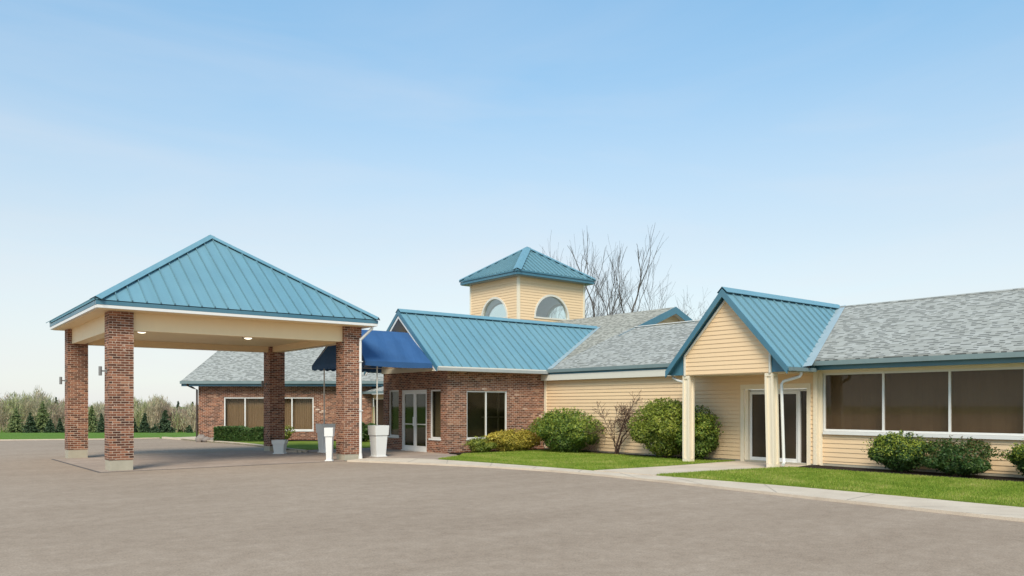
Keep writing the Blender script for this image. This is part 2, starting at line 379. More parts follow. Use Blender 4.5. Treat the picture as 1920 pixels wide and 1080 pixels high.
M['greym'] = plain('grey_fixture_metal', (.19,.185,.18), .4)
M['brownm'] = plain('brown_downspout', (.055,.035,.028), .5)
M['pole'] = plain('galvanised_pole', (.62,.58,.52), .4, .5)
M['bark'] = plain('grey_bark', (.115,.098,.085), .9, .1)
M['twig'] = plain('fine_grey_twigs', (.125,.108,.10), .9, .1)
M['shrubwood'] = plain('brown_shrub_wood', (.11,.065,.05), .9, .1)
M['rock'] = dirty('fieldstone', (.30,.25,.22), .9, .3, .2, 9, False, .5)
def _awn():
    T = NT('blue_awning_canvas'); p = T.pos(); a = T.noise(p, 1.6, 4, .6); f = T.math('MULTIPLY_ADD', a, .5, .75)
    c = T.mix(1.0, (.032,.095,.225), T.n('ShaderNodeCombineColor', {0: f, 1: f, 2: f}).outputs[0], 'MULTIPLY')
    T.bsdf(c, .7, .3, T.noise(p, 1.5, 2), .3, .06); return T.m
M['awning'] = _awn()
def _lamp():
    T = NT('lamp_lens'); e = T.n('ShaderNodeEmission', {0: (1,.90,.70), 1: 1.1}); T.t.links.new(e.outputs[0], T.out.inputs[0]); return T.m
M['lamp'] = _lamp()
def _asphalt():
    T = NT('worn_asphalt'); p = T.pos(); sp = T.n('ShaderNodeSeparateXYZ', {0: p})
    big = T.noise(p, .16, 4, .55); mp = T.n('ShaderNodeMapping', {'Vector': p, 'Rotation': (0,0,R(-39)), 'Scale': (.10, .55, 1)}).outputs[0]
    streak = T.noise(mp, 1.6, 4, .6); fine = T.noise(p, 42, 5, .8); mid = T.noise(p, 3.2, 6, .7)
    f = T.math('ADD', T.math('MULTIPLY', big, .32), T.math('ADD', T.math('MULTIPLY', streak, .24), T.math('MULTIPLY', mid, .44)))
    c = T.ramp(f, [(.36,(.262,.193,.140)), (.50,(.318,.240,.178)), (.64,(.375,.289,.220))])
    g = T.math('MULTIPLY_ADD', T.math('SUBTRACT', fine, .5), 1.7, 1.0); g = T.math('MULTIPLY_ADD', T.math('SUBTRACT', T.noise(p, 11, 4, .75), .5), .55, g)
    c = T.mix(1.0, c, T.n('ShaderNodeCombineColor', {0: g, 1: g, 2: g}).outputs[0], 'MULTIPLY')
    T.bsdf(c, .92, .2, fine, .45, .006); return T.m
M['asphalt'] = _asphalt()
def _conc():
    T = NT('pale_walk_concrete'); p = T.pos(); f = T.noise(p, 1.3, 5, .6); g = T.noise(p, 60, 2)
    c = T.ramp(f, [(.3,(.50,.405,.315)), (.7,(.62,.515,.405))]); gg = T.math('MULTIPLY_ADD', g, .4, .8)
    c = T.mix(1.0, c, T.n('ShaderNodeCombineColor', {0: gg, 1: gg, 2: gg}).outputs[0], 'MULTIPLY')
    T.bsdf(c, .9, .2, g, .3, .004); return T.m
M['walk'] = _conc()
def _paver():
    T = NT('brown_pavers'); p = T.pos()
    br = T.n('ShaderNodeTexBrick', {'Vector': T.n('ShaderNodeMapping', {'Vector': p, 'Rotation': (0,0,R(45))}).outputs[0], 'Color1': (.375,.29,.232,1), 'Color2': (.315,.243,.195,1), 'Mortar': (.245,.195,.16,1), 'Scale': 1.0, 'Mortar Size': .006, 'Brick Width': .2, 'Row Height': .1})
    f = T.math('MULTIPLY_ADD', T.noise(p, .8, 4), .7, .65)
    c = T.mix(1.0, br.outputs[0], T.n('ShaderNodeCombineColor', {0: f, 1: f, 2: f}).outputs[0], 'MULTIPLY')
    T.bsdf(c, .9, .2, T.noise(p, 40, 3), .3, .005); return T.m
M['paver'] = _paver()
def _grass(name, a, b, c3):
    T = NT(name); p = T.pos(); f = T.math('ADD', T.math('MULTIPLY', T.noise(p, .7, 4, .6), .6), T.math('MULTIPLY', T.noise(p, 24, 3, .7), .4))
    c = T.ramp(f, [(.34, a), (.5, b), (.68, c3)]); T.bsdf(c, .95, .1, T.noise(p, 45, 3), .6, .03); return T.m
M['lawn'] = _grass('lawn_turf', (.10,.15,.02), (.155,.21,.03), (.24,.26,.07))
M['field'] = _grass('field_grass', (.075,.15,.018), (.105,.19,.025), (.15,.215,.045))
M['mulch'] = dirty('dark_mulch', (.035,.025,.02), .95, .5, .1, 20, False, .8)
def _blade():
    T = NT('grass_blades'); g = T.n('ShaderNodeNewGeometry'); r = g.outputs['Random Per Island']
    f = T.math('ADD', T.math('MULTIPLY', r, .5), T.math('MULTIPLY_ADD', T.noise(g.outputs['Position'], .9, 5, .65), 1.1, -.28), clamp=True)
    c = T.ramp(f, [(.22,(.13,.215,.02)), (.46,(.235,.34,.036)), (.68,(.37,.41,.07)), (.92,(.58,.49,.19))])
    b = T.bsdf(c, .6, .25); t = T.n('ShaderNodeBsdfTranslucent', {0: c}); mx = T.n('ShaderNodeMixShader', {0: .35})
    T.t.links.new(b.outputs[0], mx.inputs[1]); T.t.links.new(t.outputs[0], mx.inputs[2]); T.t.links.new(mx.outputs[0], T.out.inputs[0]); return T.m
M['blade'] = _blade()
M['yew'] = leaf_mat('yew_leaves', [(.1,(.042,.082,.016)), (.45,(.10,.17,.028)), (.75,(.18,.25,.04)), (1,(.30,.34,.065))])
M['euonymus'] = leaf_mat('spring_shrub_leaves', [(.1,(.062,.10,.018)), (.45,(.155,.20,.028)), (.75,(.28,.30,.045)), (1,(.45,.43,.10))])
M['box'] = leaf_mat('boxwood_leaves', [(.1,(.022,.050,.014)), (.5,(.050,.105,.024)), (.8,(.095,.155,.034)), (1,(.18,.19,.065))])
M['newgrowth'] = leaf_mat('yellow_green_new_growth', [(.1,(.18,.24,.025)), (.5,(.30,.36,.045)), (1,(.46,.48,.09))], .4)
M['redtips'] = leaf_mat('reddish_new_tips', [(.1,(.10,.075,.03)), (.5,(.16,.10,.045)), (1,(.16,.18,.05))], .3)
M['yellow'] = leaf_mat('yellow_shrub_leaves', [(.1,(.17,.15,.03)), (.4,(.36,.30,.045)), (.75,(.60,.46,.07)), (1,(.66,.52,.12))])
M['spruce'] = leaf_mat('spruce_needles', [(.1,(.026,.046,.022)), (.5,(.045,.075,.032)), (1,(.085,.12,.055))], .1, .7)
M['pale_conifer'] = leaf_mat('pale_conifer_needles', [(.1,(.10,.14,.05)), (.5,(.17,.21,.075)), (1,(.25,.28,.11))], .15, .7)
def wood_mat():
    T = NT('budding_wood_twigs'); g = T.n('ShaderNodeNewGeometry'); p = g.outputs['Position']; rnd = g.outputs['Random Per Island']
    hue = T.noise(T.n('ShaderNodeMapping', {'Vector': p, 'Scale': (.22,.22,.10)}).outputs[0], 1.0, 2, .5)
    c = T.ramp(hue, [(.34,(.35,.255,.19)), (.44,(.42,.335,.235)), (.52,(.37,.32,.21)), (.60,(.29,.31,.13)), (.72,(.45,.37,.265))])
    f = T.math('MULTIPLY_ADD', rnd, 1.1, .65); c = T.mix(1.0, c, T.n('ShaderNodeCombineColor', {0: f, 1: f, 2: f}).outputs[0], 'MULTIPLY')
    b = T.bsdf(c, .9, .1); t = T.n('ShaderNodeBsdfTranslucent', {0: c}); mx = T.n('ShaderNodeMixShader', {0: .4})
    T.t.links.new(b.outputs[0], mx.inputs[1]); T.t.links.new(t.outputs[0], mx.inputs[2]); T.t.links.new(mx.outputs[0], T.out.inputs[0]); return T.m
M['wood'] = wood_mat()

# ---------------------------------------------------------------- setting: ground, lot, walks, lawns
FW, RT = np.array([.63129, .77554]), np.array([.77554, -.63129])     # the photograph's forward and right on the ground
def cg(X, Y, z=0.0): return (RT[0]*X+FW[0]*Y, RT[1]*X+FW[1]*Y, z)
def terrain(u, v):
    D = FW[0]*u+FW[1]*v; L = RT[0]*u+RT[1]*v
    t = min(max((D-44)/80, 0), 1); return -.03 - 2.3*t
def ground():
    xs = [-3000,-1200,-500,-200]+list(range(-100,101,10))+[200,500,1200,3000]; ys = [-3000,-800,-200,-60,-20,0,20,40,44,52,60,70,80,90,100,110,124,140,200,400,900,3000]
    mb = MB(); vs_ = []
    for Y in ys:
        for X in xs:
            p = cg(X, Y); vs_.append((p[0], p[1], terrain(p[0], p[1])))
    mb.v = vs_; n = len(xs)
    for j in range(len(ys)-1):
        for i in range(n-1): mb.f.append((j*n+i, j*n+i+1, (j+1)*n+i+1, (j+1)*n+i))
    struct(mb.build('ground', M['field'], smooth=True))
ground()
def sheet(name, pts, z, mat, depth=0.06):
    mb = MB(); mb.slab([(p[0], p[1], z) for p in pts], (0, 0, -depth)); return struct(mb.build(name, mat))
def smooth_path(pts, k=6):
    P = [np.array(p, float) for p in pts]; res = []
    for i in range(len(P)-1):
        p0, p1, p2, p3 = P[max(i-1,0)], P[i], P[i+1], P[min(i+2,len(P)-1)]
        for t in np.linspace(0, 1, k, endpoint=False):
            res.append(tuple(.5*((2*p1)+(-p0+p2)*t+(2*p0-5*p1+4*p2-p3)*t*t+(-p0+3*p1-3*p2+p3)*t**3)))
    res.append(tuple(P[-1])); return res
# asphalt lot: big polygon, far edge curving in front of the brick wing
far = [cg(-120,36),cg(-60,39.5),cg(-26,40.85),cg(-21.3,42.1),cg(-19.2,43.6)]
isl = smooth_path([cg(-19.0,43.4)[:2],cg(-17.2,41.6)[:2],cg(-15.3,39.4)[:2],cg(-12.8,36.9)[:2],cg(-10.8,34.4)[:2],cg(-9.0,31.8)[:2],cg(-7.9,30.3)[:2],(12.6,28.9)], 5)
lot = [p[:2] for p in far] + isl + [(13.0,28.5),(16.0,28.5),(16.0,22),(21,12),(21,-300),(-500,-500),(-400,-40)]
sheet('parking_lot', lot, 0.0, M['asphalt'], .02)
low_e = smooth_path([(11.95,22.95),(12.4,22.0),(13.25,20.0),(14.05,17.6),(14.42,15.0),(14.33,11.6),(14.0,8.4),(13.85,6.3),(13.75,4.5),(13.62,0),(13.5,-12)], 5)
up_e = smooth_path([(12.95,23.45),(13.75,22.85),(14.35,21.5),(14.8,18.4),(15.05,15.5),(15.2,13.3),(15.42,9.3),(15.27,5.0),(15.12,0),(15.0,-12)], 5)
sheet('sidewalk', low_e + up_e[::-1], .052, M['walk'], .08)
sheet('porch_path', [(15.0,15.0),(17.5,14.75),(20.98,14.75),(20.98,12.35),(19.2,12.5),(17.2,12.85),(15.15,13.1)], .072, M['walk'], .09)
sheet('canopy_paving', [(4.95,23.35),(11.9,23.35),(12.6,23.6),(13.1,24.0),(13.1,29.2),(12.8,30.1),(4.95,30.1)], .014, M['paver'], .03)
sheet('entrance_paving', [(13.1,23.35),(13.8,22.86),(14.3,21.6),(15.9,22.4),(16.35,23.2),(16.35,29.3),(13.1,29.3)], .045, M['paver'], .06)
M['joint'] = plain('walk_joint_sand', (.30,.26,.215), .9)
M['seal'] = plain('dark_joint_sealant', (.10,.085,.075), .9)
pj = MB()
for (a, b, c, d) in ((4.9,13.0,23.28,23.35),(4.9,12.8,30.1,30.17),(4.88,4.95,23.35,30.1)): pj.box(a, b, c, d, -.01, .006)
struct(pj.build('paving_joint', M['seal']))
joints = MB()
for i in range(2, len(low_e)-1, 3):
    a, b = np.array(low_e[i]), np.array(up_e[min(i, len(up_e)-1)]); d = (b-a)/np.linalg.norm(b-a); t = np.array([-d[1], d[0]])*.006
    joints.poly([(*(a+d*.03-t),.0565),(*(b-d*.03-t),.0565),(*(b-d*.03+t),.0565),(*(a+d*.03+t),.0565)])
struct(joints.build('sidewalk_joints', M['joint']))
lawn1 = [(14.42,21.5),(15.9,22.3),(16.5,22.95),(20.2,22.6),(20.25,15.2),(17.5,14.8),(15.1,15.05),(15.05,15.6)]+up_e[15:20][::-1]
LAWNS = {}
def lawn(name, pts, z=.075):
    LAWNS[name] = (pts, z); return sheet(name, pts, z, M['lawn'], .1)
lawn('lawn', [(14.40,21.45),(15.9,22.3),(16.45,23.0),(20.3,22.9),(20.3,15.35),(20.95,15.0),(20.95,14.8),(17.5,14.8),(15.08,15.05),(14.84,18.4)])
lawn('lawn', [(15.22,13.05),(17.2,12.8),(19.2,12.45),(20.3,12.2),(20.3,11.0),(20.1,-12),(15.02,-12),(15.14,0),(15.29,5.0),(15.44,9.3)])
isl2 = [p for p in isl[5:]]
lawn('lawn', isl2 + [(13.2,29.3),(16.3,29.3),(19.8,30.0),(19.8,35.7),cg(-7.3,39.6)[:2],cg(-15.5,39.9)[:2]], .06)
sheet('planting_bed', [(20.3,15.35),(20.95,15.0),(20.99,15.0),(20.99,23.7),(16.4,23.72),(16.45,23.0),(20.3,22.9)], .083, M['mulch'], .1)
sheet('planting_bed', [(19.95,12.15),(20.98,12.35),(21.13,12.2),(21.13,-12),(19.75,-12),(20.0,8.0),(19.85,11.0)], .083, M['mulch'], .1)
sheet('planting_bed', [cg(-15.2,39.1)[:2],cg(-7.5,38.7)[:2],cg(-7.5,39.98)[:2],cg(-15.4,39.98)[:2]], .075, M['mulch'], .1)
kb = MB(); w_ = .16
for a, b in zip(isl, isl[1:]):
    a, b = np.array(a), np.array(b); d = (b-a)/np.linalg.norm(b-a); t = np.array([d[1], -d[0]])*w_
    kb.hexa([(*a,-.02),(*b,-.02),(*(b-t),-.02),(*(a-t),-.02),(*a,.09),(*b,.09),(*(b-t),.09),(*(a-t),.09)])
struct(kb.build('kerb', M['walk']))
kb = MB()
for a, b in zip(far, far[1:]):
    a, b = np.array(a[:2]), np.array(b[:2]); d = (b-a)/np.linalg.norm(b-a); t = np.array([-d[1], d[0]])*.14
    kb.hexa([(*a,-.1),(*b,-.1),(*(b+t),-.1),(*(a+t),-.1),(*a,.05),(*b,.05),(*(b+t),.05),(*(a+t),.05)])
struct(kb.build('lot_kerb', M['walk']))
sheet('side_path', [cg(-19.0,43.6)[:2],cg(-17.0,41.9)[:2],cg(-15.9,40.6)[:2],cg(-15.9,44)[:2],cg(-17.6,46)[:2]], .03, M['walk'], .08)

# ---------------------------------------------------------------- entrance canopy
CU0, CU1, CV0, CV1, CW = 5.2, 12.1, 23.6, 30.1, .61
canopy = thing('entrance_canopy', 'freestanding blue metal pyramid roof canopy on four brick columns over the driveway', 'canopy', (9.0, 26.7, 0))
def canopy_build():
    g = canopy
    zb, zt = .32, 4.355
    for (u, v) in ((CU0,CV0),(CU0,CV1),(CU1,CV0),(CU1,CV1)):
        z0 = .30 if u == CU0 else .20
        mb = MB(); mb.box(u, u+CW, v, v+CW, z0, zt)
        c = mb.build('column', M['brick'], g)
        pb = MB(); e = -.012; pb.box(u-e, u+CW+e, v-e, v+CW+e, -.02, z0); pb.build('plinth', M['concrete'], c)
        if not (u == CU1 and v == CV0):
            lz = 2.72 if v == CV0 else 2.62
            s = MB(); s.box(u-.03, u-.001, v+.265, v+.345, lz-.05, lz+.05); s.box(u-.13,u-.03,v+.285,v+.325,lz-.02,lz+.02)
            s.lathe((u-.165, v+.305, lz-.125), [(.036,0),(.043,.004),(.043,.246),(.036,.25)], 14); s.build('wall_light', M['greym'], c)
    # beams between the columns (cream, boxed)
    for nm, a in (('f',(CU0+CW,CU1+.02,CV0+.14,CV0+CW-.1)),('b',(CU0+CW,CU1,CV1+.1,CV1+CW-.14)),('l',(CU0+.12,CU0+CW-.12,CV0+CW,CV1)),('r',(CU1+.12,CU1+CW-.12,CV0+CW,CV1))):
        MB().box(*a, 3.85, 4.355).build('beam', M['beam'], g)
    MB().box(CU0+CW-.2, CU1+.2, CV0+CW-.2, CV1+.2, 4.06, 4.11).build('ceiling', M['beam'], g)
    e = .36; x0, x1, y0, y1 = CU0-e, CU1+CW+e, CV0-e, CV1+CW+e
    MB().box(x0+.06, x1-.06, y0+.06, y1-.06, 4.347, 4.385).build('soffit', M['beam'], g)
    f = MB()                                                          # white gutter fascia, four sides
    f.box(x0-.02,x1+.02,y0-.03,y0+.06,4.365,4.445); f.box(x0-.02,x1+.02,y1-.06,y1+.03,4.365,4.445)
    f.box(x0-.03,x0+.06,y0+.06,y1-.06,4.366,4.444); f.box(x1-.06,x1+.03,y0+.06,y1-.06,4.366,4.444); f.build('gutter', M['white'], g)
    b = MB(); q = .035
    b.box(x0-q,x1+q,y0-q,y0,4.45,4.555); b.box(x0-q,x1+q,y1,y1+q,4.45,4.555); b.box(x0-q,x0,y0,y1,4.451,4.554); b.box(x1,x1+q,y0,y1,4.451,4.554)
    b.build('eave_trim', M['tealtrim'], g)
    ap = ((x0+x1)/2, (y0+y1)/2, 7.40); z = 4.575; q = .05
    c = [(x0-q,y0-q,z),(x1+q,y0-q,z),(x1+q,y1+q,z),(x0-q,y1+q,z)]
    rf = MB(); nn = []; T4 = [[c[k], c[(k+1)%4], ap] for k in range(4)]
    for tri in T4: rf.poly(tri); nn.append(plane_axes(tri)[0])
    rf.poly(c[::-1]); rf.switch()
    for tri in T4: ribs(rf, tri, .365, phase=.45)
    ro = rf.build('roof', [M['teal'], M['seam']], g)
    hp = MB()
    for k in range(4): cap(hp, c[k], ap, nn[k-1], nn[k], .15, .075)
    hp.build('hip_caps', M['teal'], ro)
    for (u, v) in ((6.50,25.72),(9.80,25.95)):
        l = MB(); l.lathe((u, v, 4.0), [(.10,.06),(.17,.058),(.19,.03),(.19,.0),(.15,-.005)], 20); lo = l.build('ceiling_light', M['dark'], g, smooth=False)
        k = MB(); k.lathe((u, v, 3.94), [(.03,.01),(.09,.022),(.125,.05),(.13,.058)], 20); k.build('lens', M['lamp'], lo, smooth=True)
    d = MB(); U, V = CU1+CW-.07, CV0-.06                               # downspout on the near right column
    d.tube([(x1-.12, y0+.08, 4.40),(x1-.12,y0+.08,4.30),(U, V, 3.92),(U, V, 3.80),(U, V, .18)], .045, 10)
    d.box(U-.06,U+.06,V-.06,V+.02,3.2,3.23); d.box(U-.06,U+.06,V-.06,V+.02,1.6,1.63)
    d.tube([(U,V,.22),(U,V-.005,.0)], [.05,.075], 10); d.build('downspout', M['white'], g)
canopy_build()
_a = R(-1.45); _dx, _dy = 9.0-CU0, 26.7-CV0                        # the canopy stands a little askew to the building
canopy.rotation_euler = (0, 0, _a); canopy.location = (CU0+_dx*math.cos(_a)-_dy*math.sin(_a), CV0+_dx*math.sin(_a)+_dy*math.cos(_a), 0)

# ---------------------------------------------------------------- main building
P0U, P0Z, PS = 20.5, 3.05, .406
def P(u): return P0Z + PS*(u-P0U)
RU = 25.54; RZ = P(RU); BU = 28.23; BZ = P(BU); GV = 23.46
motel = thing('motel_building', 'long low cream and brick motel with grey shingle roof, blue gables and a square tower', 'building', (21.0, 18.0, 0))
FD, FWN = FU(16.35), FV(23.75)
def slab_poly(mb, pts, th=.06): mb.slab(pts, (0, 0, -th))
def entrance_block():
    g = motel
    # brick walls
    mb = MB()
    flat_wall(mb, FD, 23.75, 28.3, -.05, 3.05, [(27.12,27.92,.57,2.39),(25.12,26.92,.06,2.38),(24.2,24.93,.57,2.36)], .12)
    flat_wall(mb, FWN, 16.35, 21.02, -.05, 3.05, [(17.2,19.1,.56,2.33)], .10)
    mb.poly([(16.35,28.3,-.05),(21,28.3,-.05),(21,28.3,3.05),(16.35,28.3,3.05)])
    mb.build('brick_wall', M['brick_wall'], g)
    o = window(g, FD, 27.12, 27.92, .57, 2.39, (), .09, .05, M['white'], M['tint2'], sill=(.03,.03,.06)); curtain(o, FD, 27.1, 27.94, .5, 2.45)
    o = window(g, FD, 24.2, 24.93, .57, 2.36, (), .09, .05, M['white'], M['tint2'], sill=(.03,.03,.06)); curtain(o, FD, 24.15, 24.96, .5, 2.45)
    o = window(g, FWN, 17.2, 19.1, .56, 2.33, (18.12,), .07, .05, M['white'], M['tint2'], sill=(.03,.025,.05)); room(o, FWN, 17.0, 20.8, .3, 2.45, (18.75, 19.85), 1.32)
    # double door
    fr = MB(); fbox(fr, FD, 25.12, 25.17, -.12, -.03, .06, 2.38); fbox(fr, FD, 26.87, 26.92, -.12, -.03, .06, 2.38); fbox(fr, FD, 25.17, 26.87, -.12, -.03, 2.31, 2.38)
    fbox(fr, FD, 25.12, 26.92, -.14, .02, .045, .075); fr.build('door_frame', M['white'], g)
    for s0, s1, hs in ((25.175,26.015,25.96),(26.025,26.865,26.08)):
        d = MB(); w = .085
        fbox(d, FD, s0, s0+w, -.10, -.05, .08, 2.305); fbox(d, FD, s1-w, s1, -.10, -.05, .08, 2.305); fbox(d, FD, s0+w, s1-w, -.10, -.05, .08, .25); fbox(d, FD, s0+w, s1-w, -.10, -.05, 2.22, 2.305)
        do = d.build('door', M['white'], g)
        q = MB(); fbox(q, FD, s0+w, s1-w, -.08, -.072, .25, 2.22); q.build('pane', M['tint2'], do)
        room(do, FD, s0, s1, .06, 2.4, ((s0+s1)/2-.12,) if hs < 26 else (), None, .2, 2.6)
        q = MB(); fbox(q, FD, s0+w, s1-w, -.068, -.056, 1.05, 1.09); q.build('push_bar', M['pole'], do)
        if hs < 26: continue
        q = MB(); fbox(q, FD, hs-.02, hs+.03, -.05, -.01, 1.0, 1.35); q.build('handle', M['white'], do)
    # trim under the eaves
    t = MB(); fbox(t, FD, 23.6, 28.4, -.05, .03, 3.05, 3.24); fbox(t, FWN, 16.2, 20.98, -.05, .04, 3.05, 3.10); t.build('frieze', M['trim'], g)
    rv, rz, e0, ez = 26.02, 5.34, 23.40, 3.15; e1 = 2*rv-e0; sl = (rz-ez)/(rv-e0); uf = 15.68
    gb = MB(); siding(gb, FD, 3.24, 5.2, lambda z: (rv-(rz-.12-z)/sl, rv+(rz-.12-z)/sl)); gb.build('gable_siding', M['siding'], g)
    ur = P0U+(rz-P0Z)/PS+.05; ue = P0U+(ez-P0Z)/PS+.1
    rf = MB()
    A = [(uf,e0,ez),(ue,e0,ez),(ur,rv,rz),(uf,rv,rz)]; B = [(uf,e1,ez),(uf,rv,rz),(ur,rv,rz),(ue,e1,ez)]
    slab_poly(rf, A, .05); slab_poly(rf, B, .05); rf.switch(); ribs(rf, A, .41, phase=.6); ribs(rf, B, .41, phase=.6)
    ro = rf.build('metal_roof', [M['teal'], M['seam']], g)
    n1, _, _ = plane_axes(A); n2, _, _ = plane_axes(B)
    cp = MB(); cap(cp, (uf-.03,rv,rz),(ur,rv,rz), n1, n2, .17, .078); cp.build('ridge_cap', M['teal'], ro)
    rk = MB()                                                         # rake boards
    for ev in (e0, e1):
        rk.slab([(uf-.035,ev,ez-.16),(uf-.035,rv,rz-.16),(uf-.035,rv,rz+.02),(uf-.035,ev,ez+.02)], (.03,0,0))
    rk.build('rake_board', M['tealtrim'], ro)
    ri = MB()
    for ev in (e0, e1):
        s_ = .02
        ri.slab([(uf-.01,ev+(rv-ev)*.06,ez-.28+(rz-ez)*.06),(uf-.01,rv,rz-.28),(uf-.01,rv,rz-.165),(uf-.01,ev+(rv-ev)*.0,ez-.165)], (.02,0,0))
    ri.build('rake_trim', M['white'], ro)
    sf = MB()
    for ev in (e0, e1): sf.slab([(uf+.012,ev+(rv-ev)*.12,ez-.19+(rz-ez)*.12),(uf+.012,rv,rz-.19),(16.34,rv,rz-.19),(16.34,ev+(rv-ev)*.12,ez-.19+(rz-ez)*.12)], (0,0,.03))
    sf.build('soffit', M['frieze'], ro)
    gt = MB(); gt.box(uf-.01, 20.9, e0-.11, e0+.01, ez-.14, ez-.03); gt.build('gutter', M['eavegut'], g)
    gs = MB(); gs.box(uf, 20.9, e0+.012, 23.75, ez-.135, ez-.10); gs.build('eave_soffit', M['trim'], g)
    et = MB(); et.box(uf+.02, 20.95, e0-.035, e0-.012, ez-.025, ez+.02); et.build('eave_trim', M['frieze'], ro)
    fl = MB()                                                         # valley flashing on the shingle side
    a, b = Vector((ue,e0,P(ue))), Vector((ur,rv,P(ur))); n = Vector((-PS,0,1)).normalized(); d = (b-a).normalized(); w = d.cross(n).normalized()*.22
    if w.y > 0: w = -w
    fl.poly([a+n*.012-w*.2, b+n*.012-w*.2, b+n*.012+w, a+n*.012+w]); fl.build('valley_flashing', M['flash'], g)
entrance_block()

def shingle_roofs():
    g = motel
    rf = MB()
    vN, bk = -14.0, 30.6
    zb = RZ-.44*(bk-RU)
    slab_poly(rf, [(20.5,vN,P(20.5)),(20.5,12.1,P(20.5)),(RU,12.1,RZ),(RU,vN,RZ)], .08)
    slab_poly(rf, [(20.86,12.1,P(20.86)),(20.86,GV,P(20.86)),(RU,GV,RZ),(RU,12.1,RZ)], .08)
    slab_poly(rf, [(RU,vN,RZ),(RU,GV,RZ),(bk,GV,zb),(bk,vN,zb)], .08)
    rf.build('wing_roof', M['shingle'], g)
    rc = MB(); cap(rc, (RU,vN,RZ),(RU,15.2,RZ), Vector((-PS,0,1)).normalized(), Vector((.44,0,1)).normalized(), .14, .02); rc.build('ridge_shingles', M['shingle'], g)
    cr = MB()
    slab_poly(cr, [(20.86,GV,P(20.86)),(20.86,40,P(20.86)),(BU,40,BZ),(BU,GV-.35,BZ),(RU-.0,GV-.35,RZ+.012),(RU-.0,GV,RZ+.012)], .08)
    bz = BZ-.44*(33.2-BU)
    slab_poly(cr, [(BU,GV-.35,BZ),(BU,40,BZ),(33.2,40,bz),(33.2,GV-.35,bz)], .08)
    co = cr.build('central_roof', M['shingle_warm'], g)
    gb = MB(); zg = RZ-.3                                            # upper gable end that rises over the wing's ridge
    siding(gb, FV(GV), zg, BZ-.12, lambda z: (BU-(BZ-.1-z)/PS, BU+(BZ-.1-z)/.44)); gb.build('upper_gable', M['siding'], g)
    rk = MB()
    for (ue, ze) in ((RU-1.0, P(RU-1.0)), (33.2, bz)):
        rk.slab([(BU,GV-.36,BZ-.30),(ue,GV-.36,ze-.30),(ue,GV-.36,ze+.01),(BU,GV-.36,BZ+.01)], (0,-.03,0))
    rk.build('upper_rake', M['tealtrim'], g)
    sf = MB()
    for (ue, ze) in ((RU, RZ), (33.2, bz)): sf.slab([(BU,GV-.33,BZ-.20),(ue,GV-.33,ze-.20),(ue,GV,ze-.20),(BU,GV,BZ-.20)], (0,0,.04))
    sf.build('upper_soffit', M['frieze'], g)
    fl = MB(); fl.box(RU-.06,RU+.06,15.2,GV-.4,RZ+.02,RZ+.05); fl.build('ridge_flashing', M['white'], g)
    # gutters, fascias and soffits
    gt = MB(); gt.box(20.38,20.5,vN,12.05,2.88,3.0); gt.build('gutter', M['gutter'], g)
    gt = MB(); gt.box(20.74,20.86,15.9,23.35,3.06,3.18); gt.build('gutter', M['gutter'], g)
    fa = MB(); fa.box(20.55,20.60,vN,12.05,2.76,2.97); fa.build('fascia', M['tealtrim'], g)
    sf = MB(); sf.box(20.60,21.2,vN,12.2,2.77,2.80); sf.build('eave_soffit', M['trim'], g)
    fa = MB(); fa.box(20.83,20.99,15.6,23.7,2.98,3.10); fa.build('fascia', M['tealtrim'], g)
    fz = MB(); fz.box(20.80,20.995,15.2,24.0,2.76,2.985); fz.build('frieze', M['frieze'], g)
shingle_roofs()

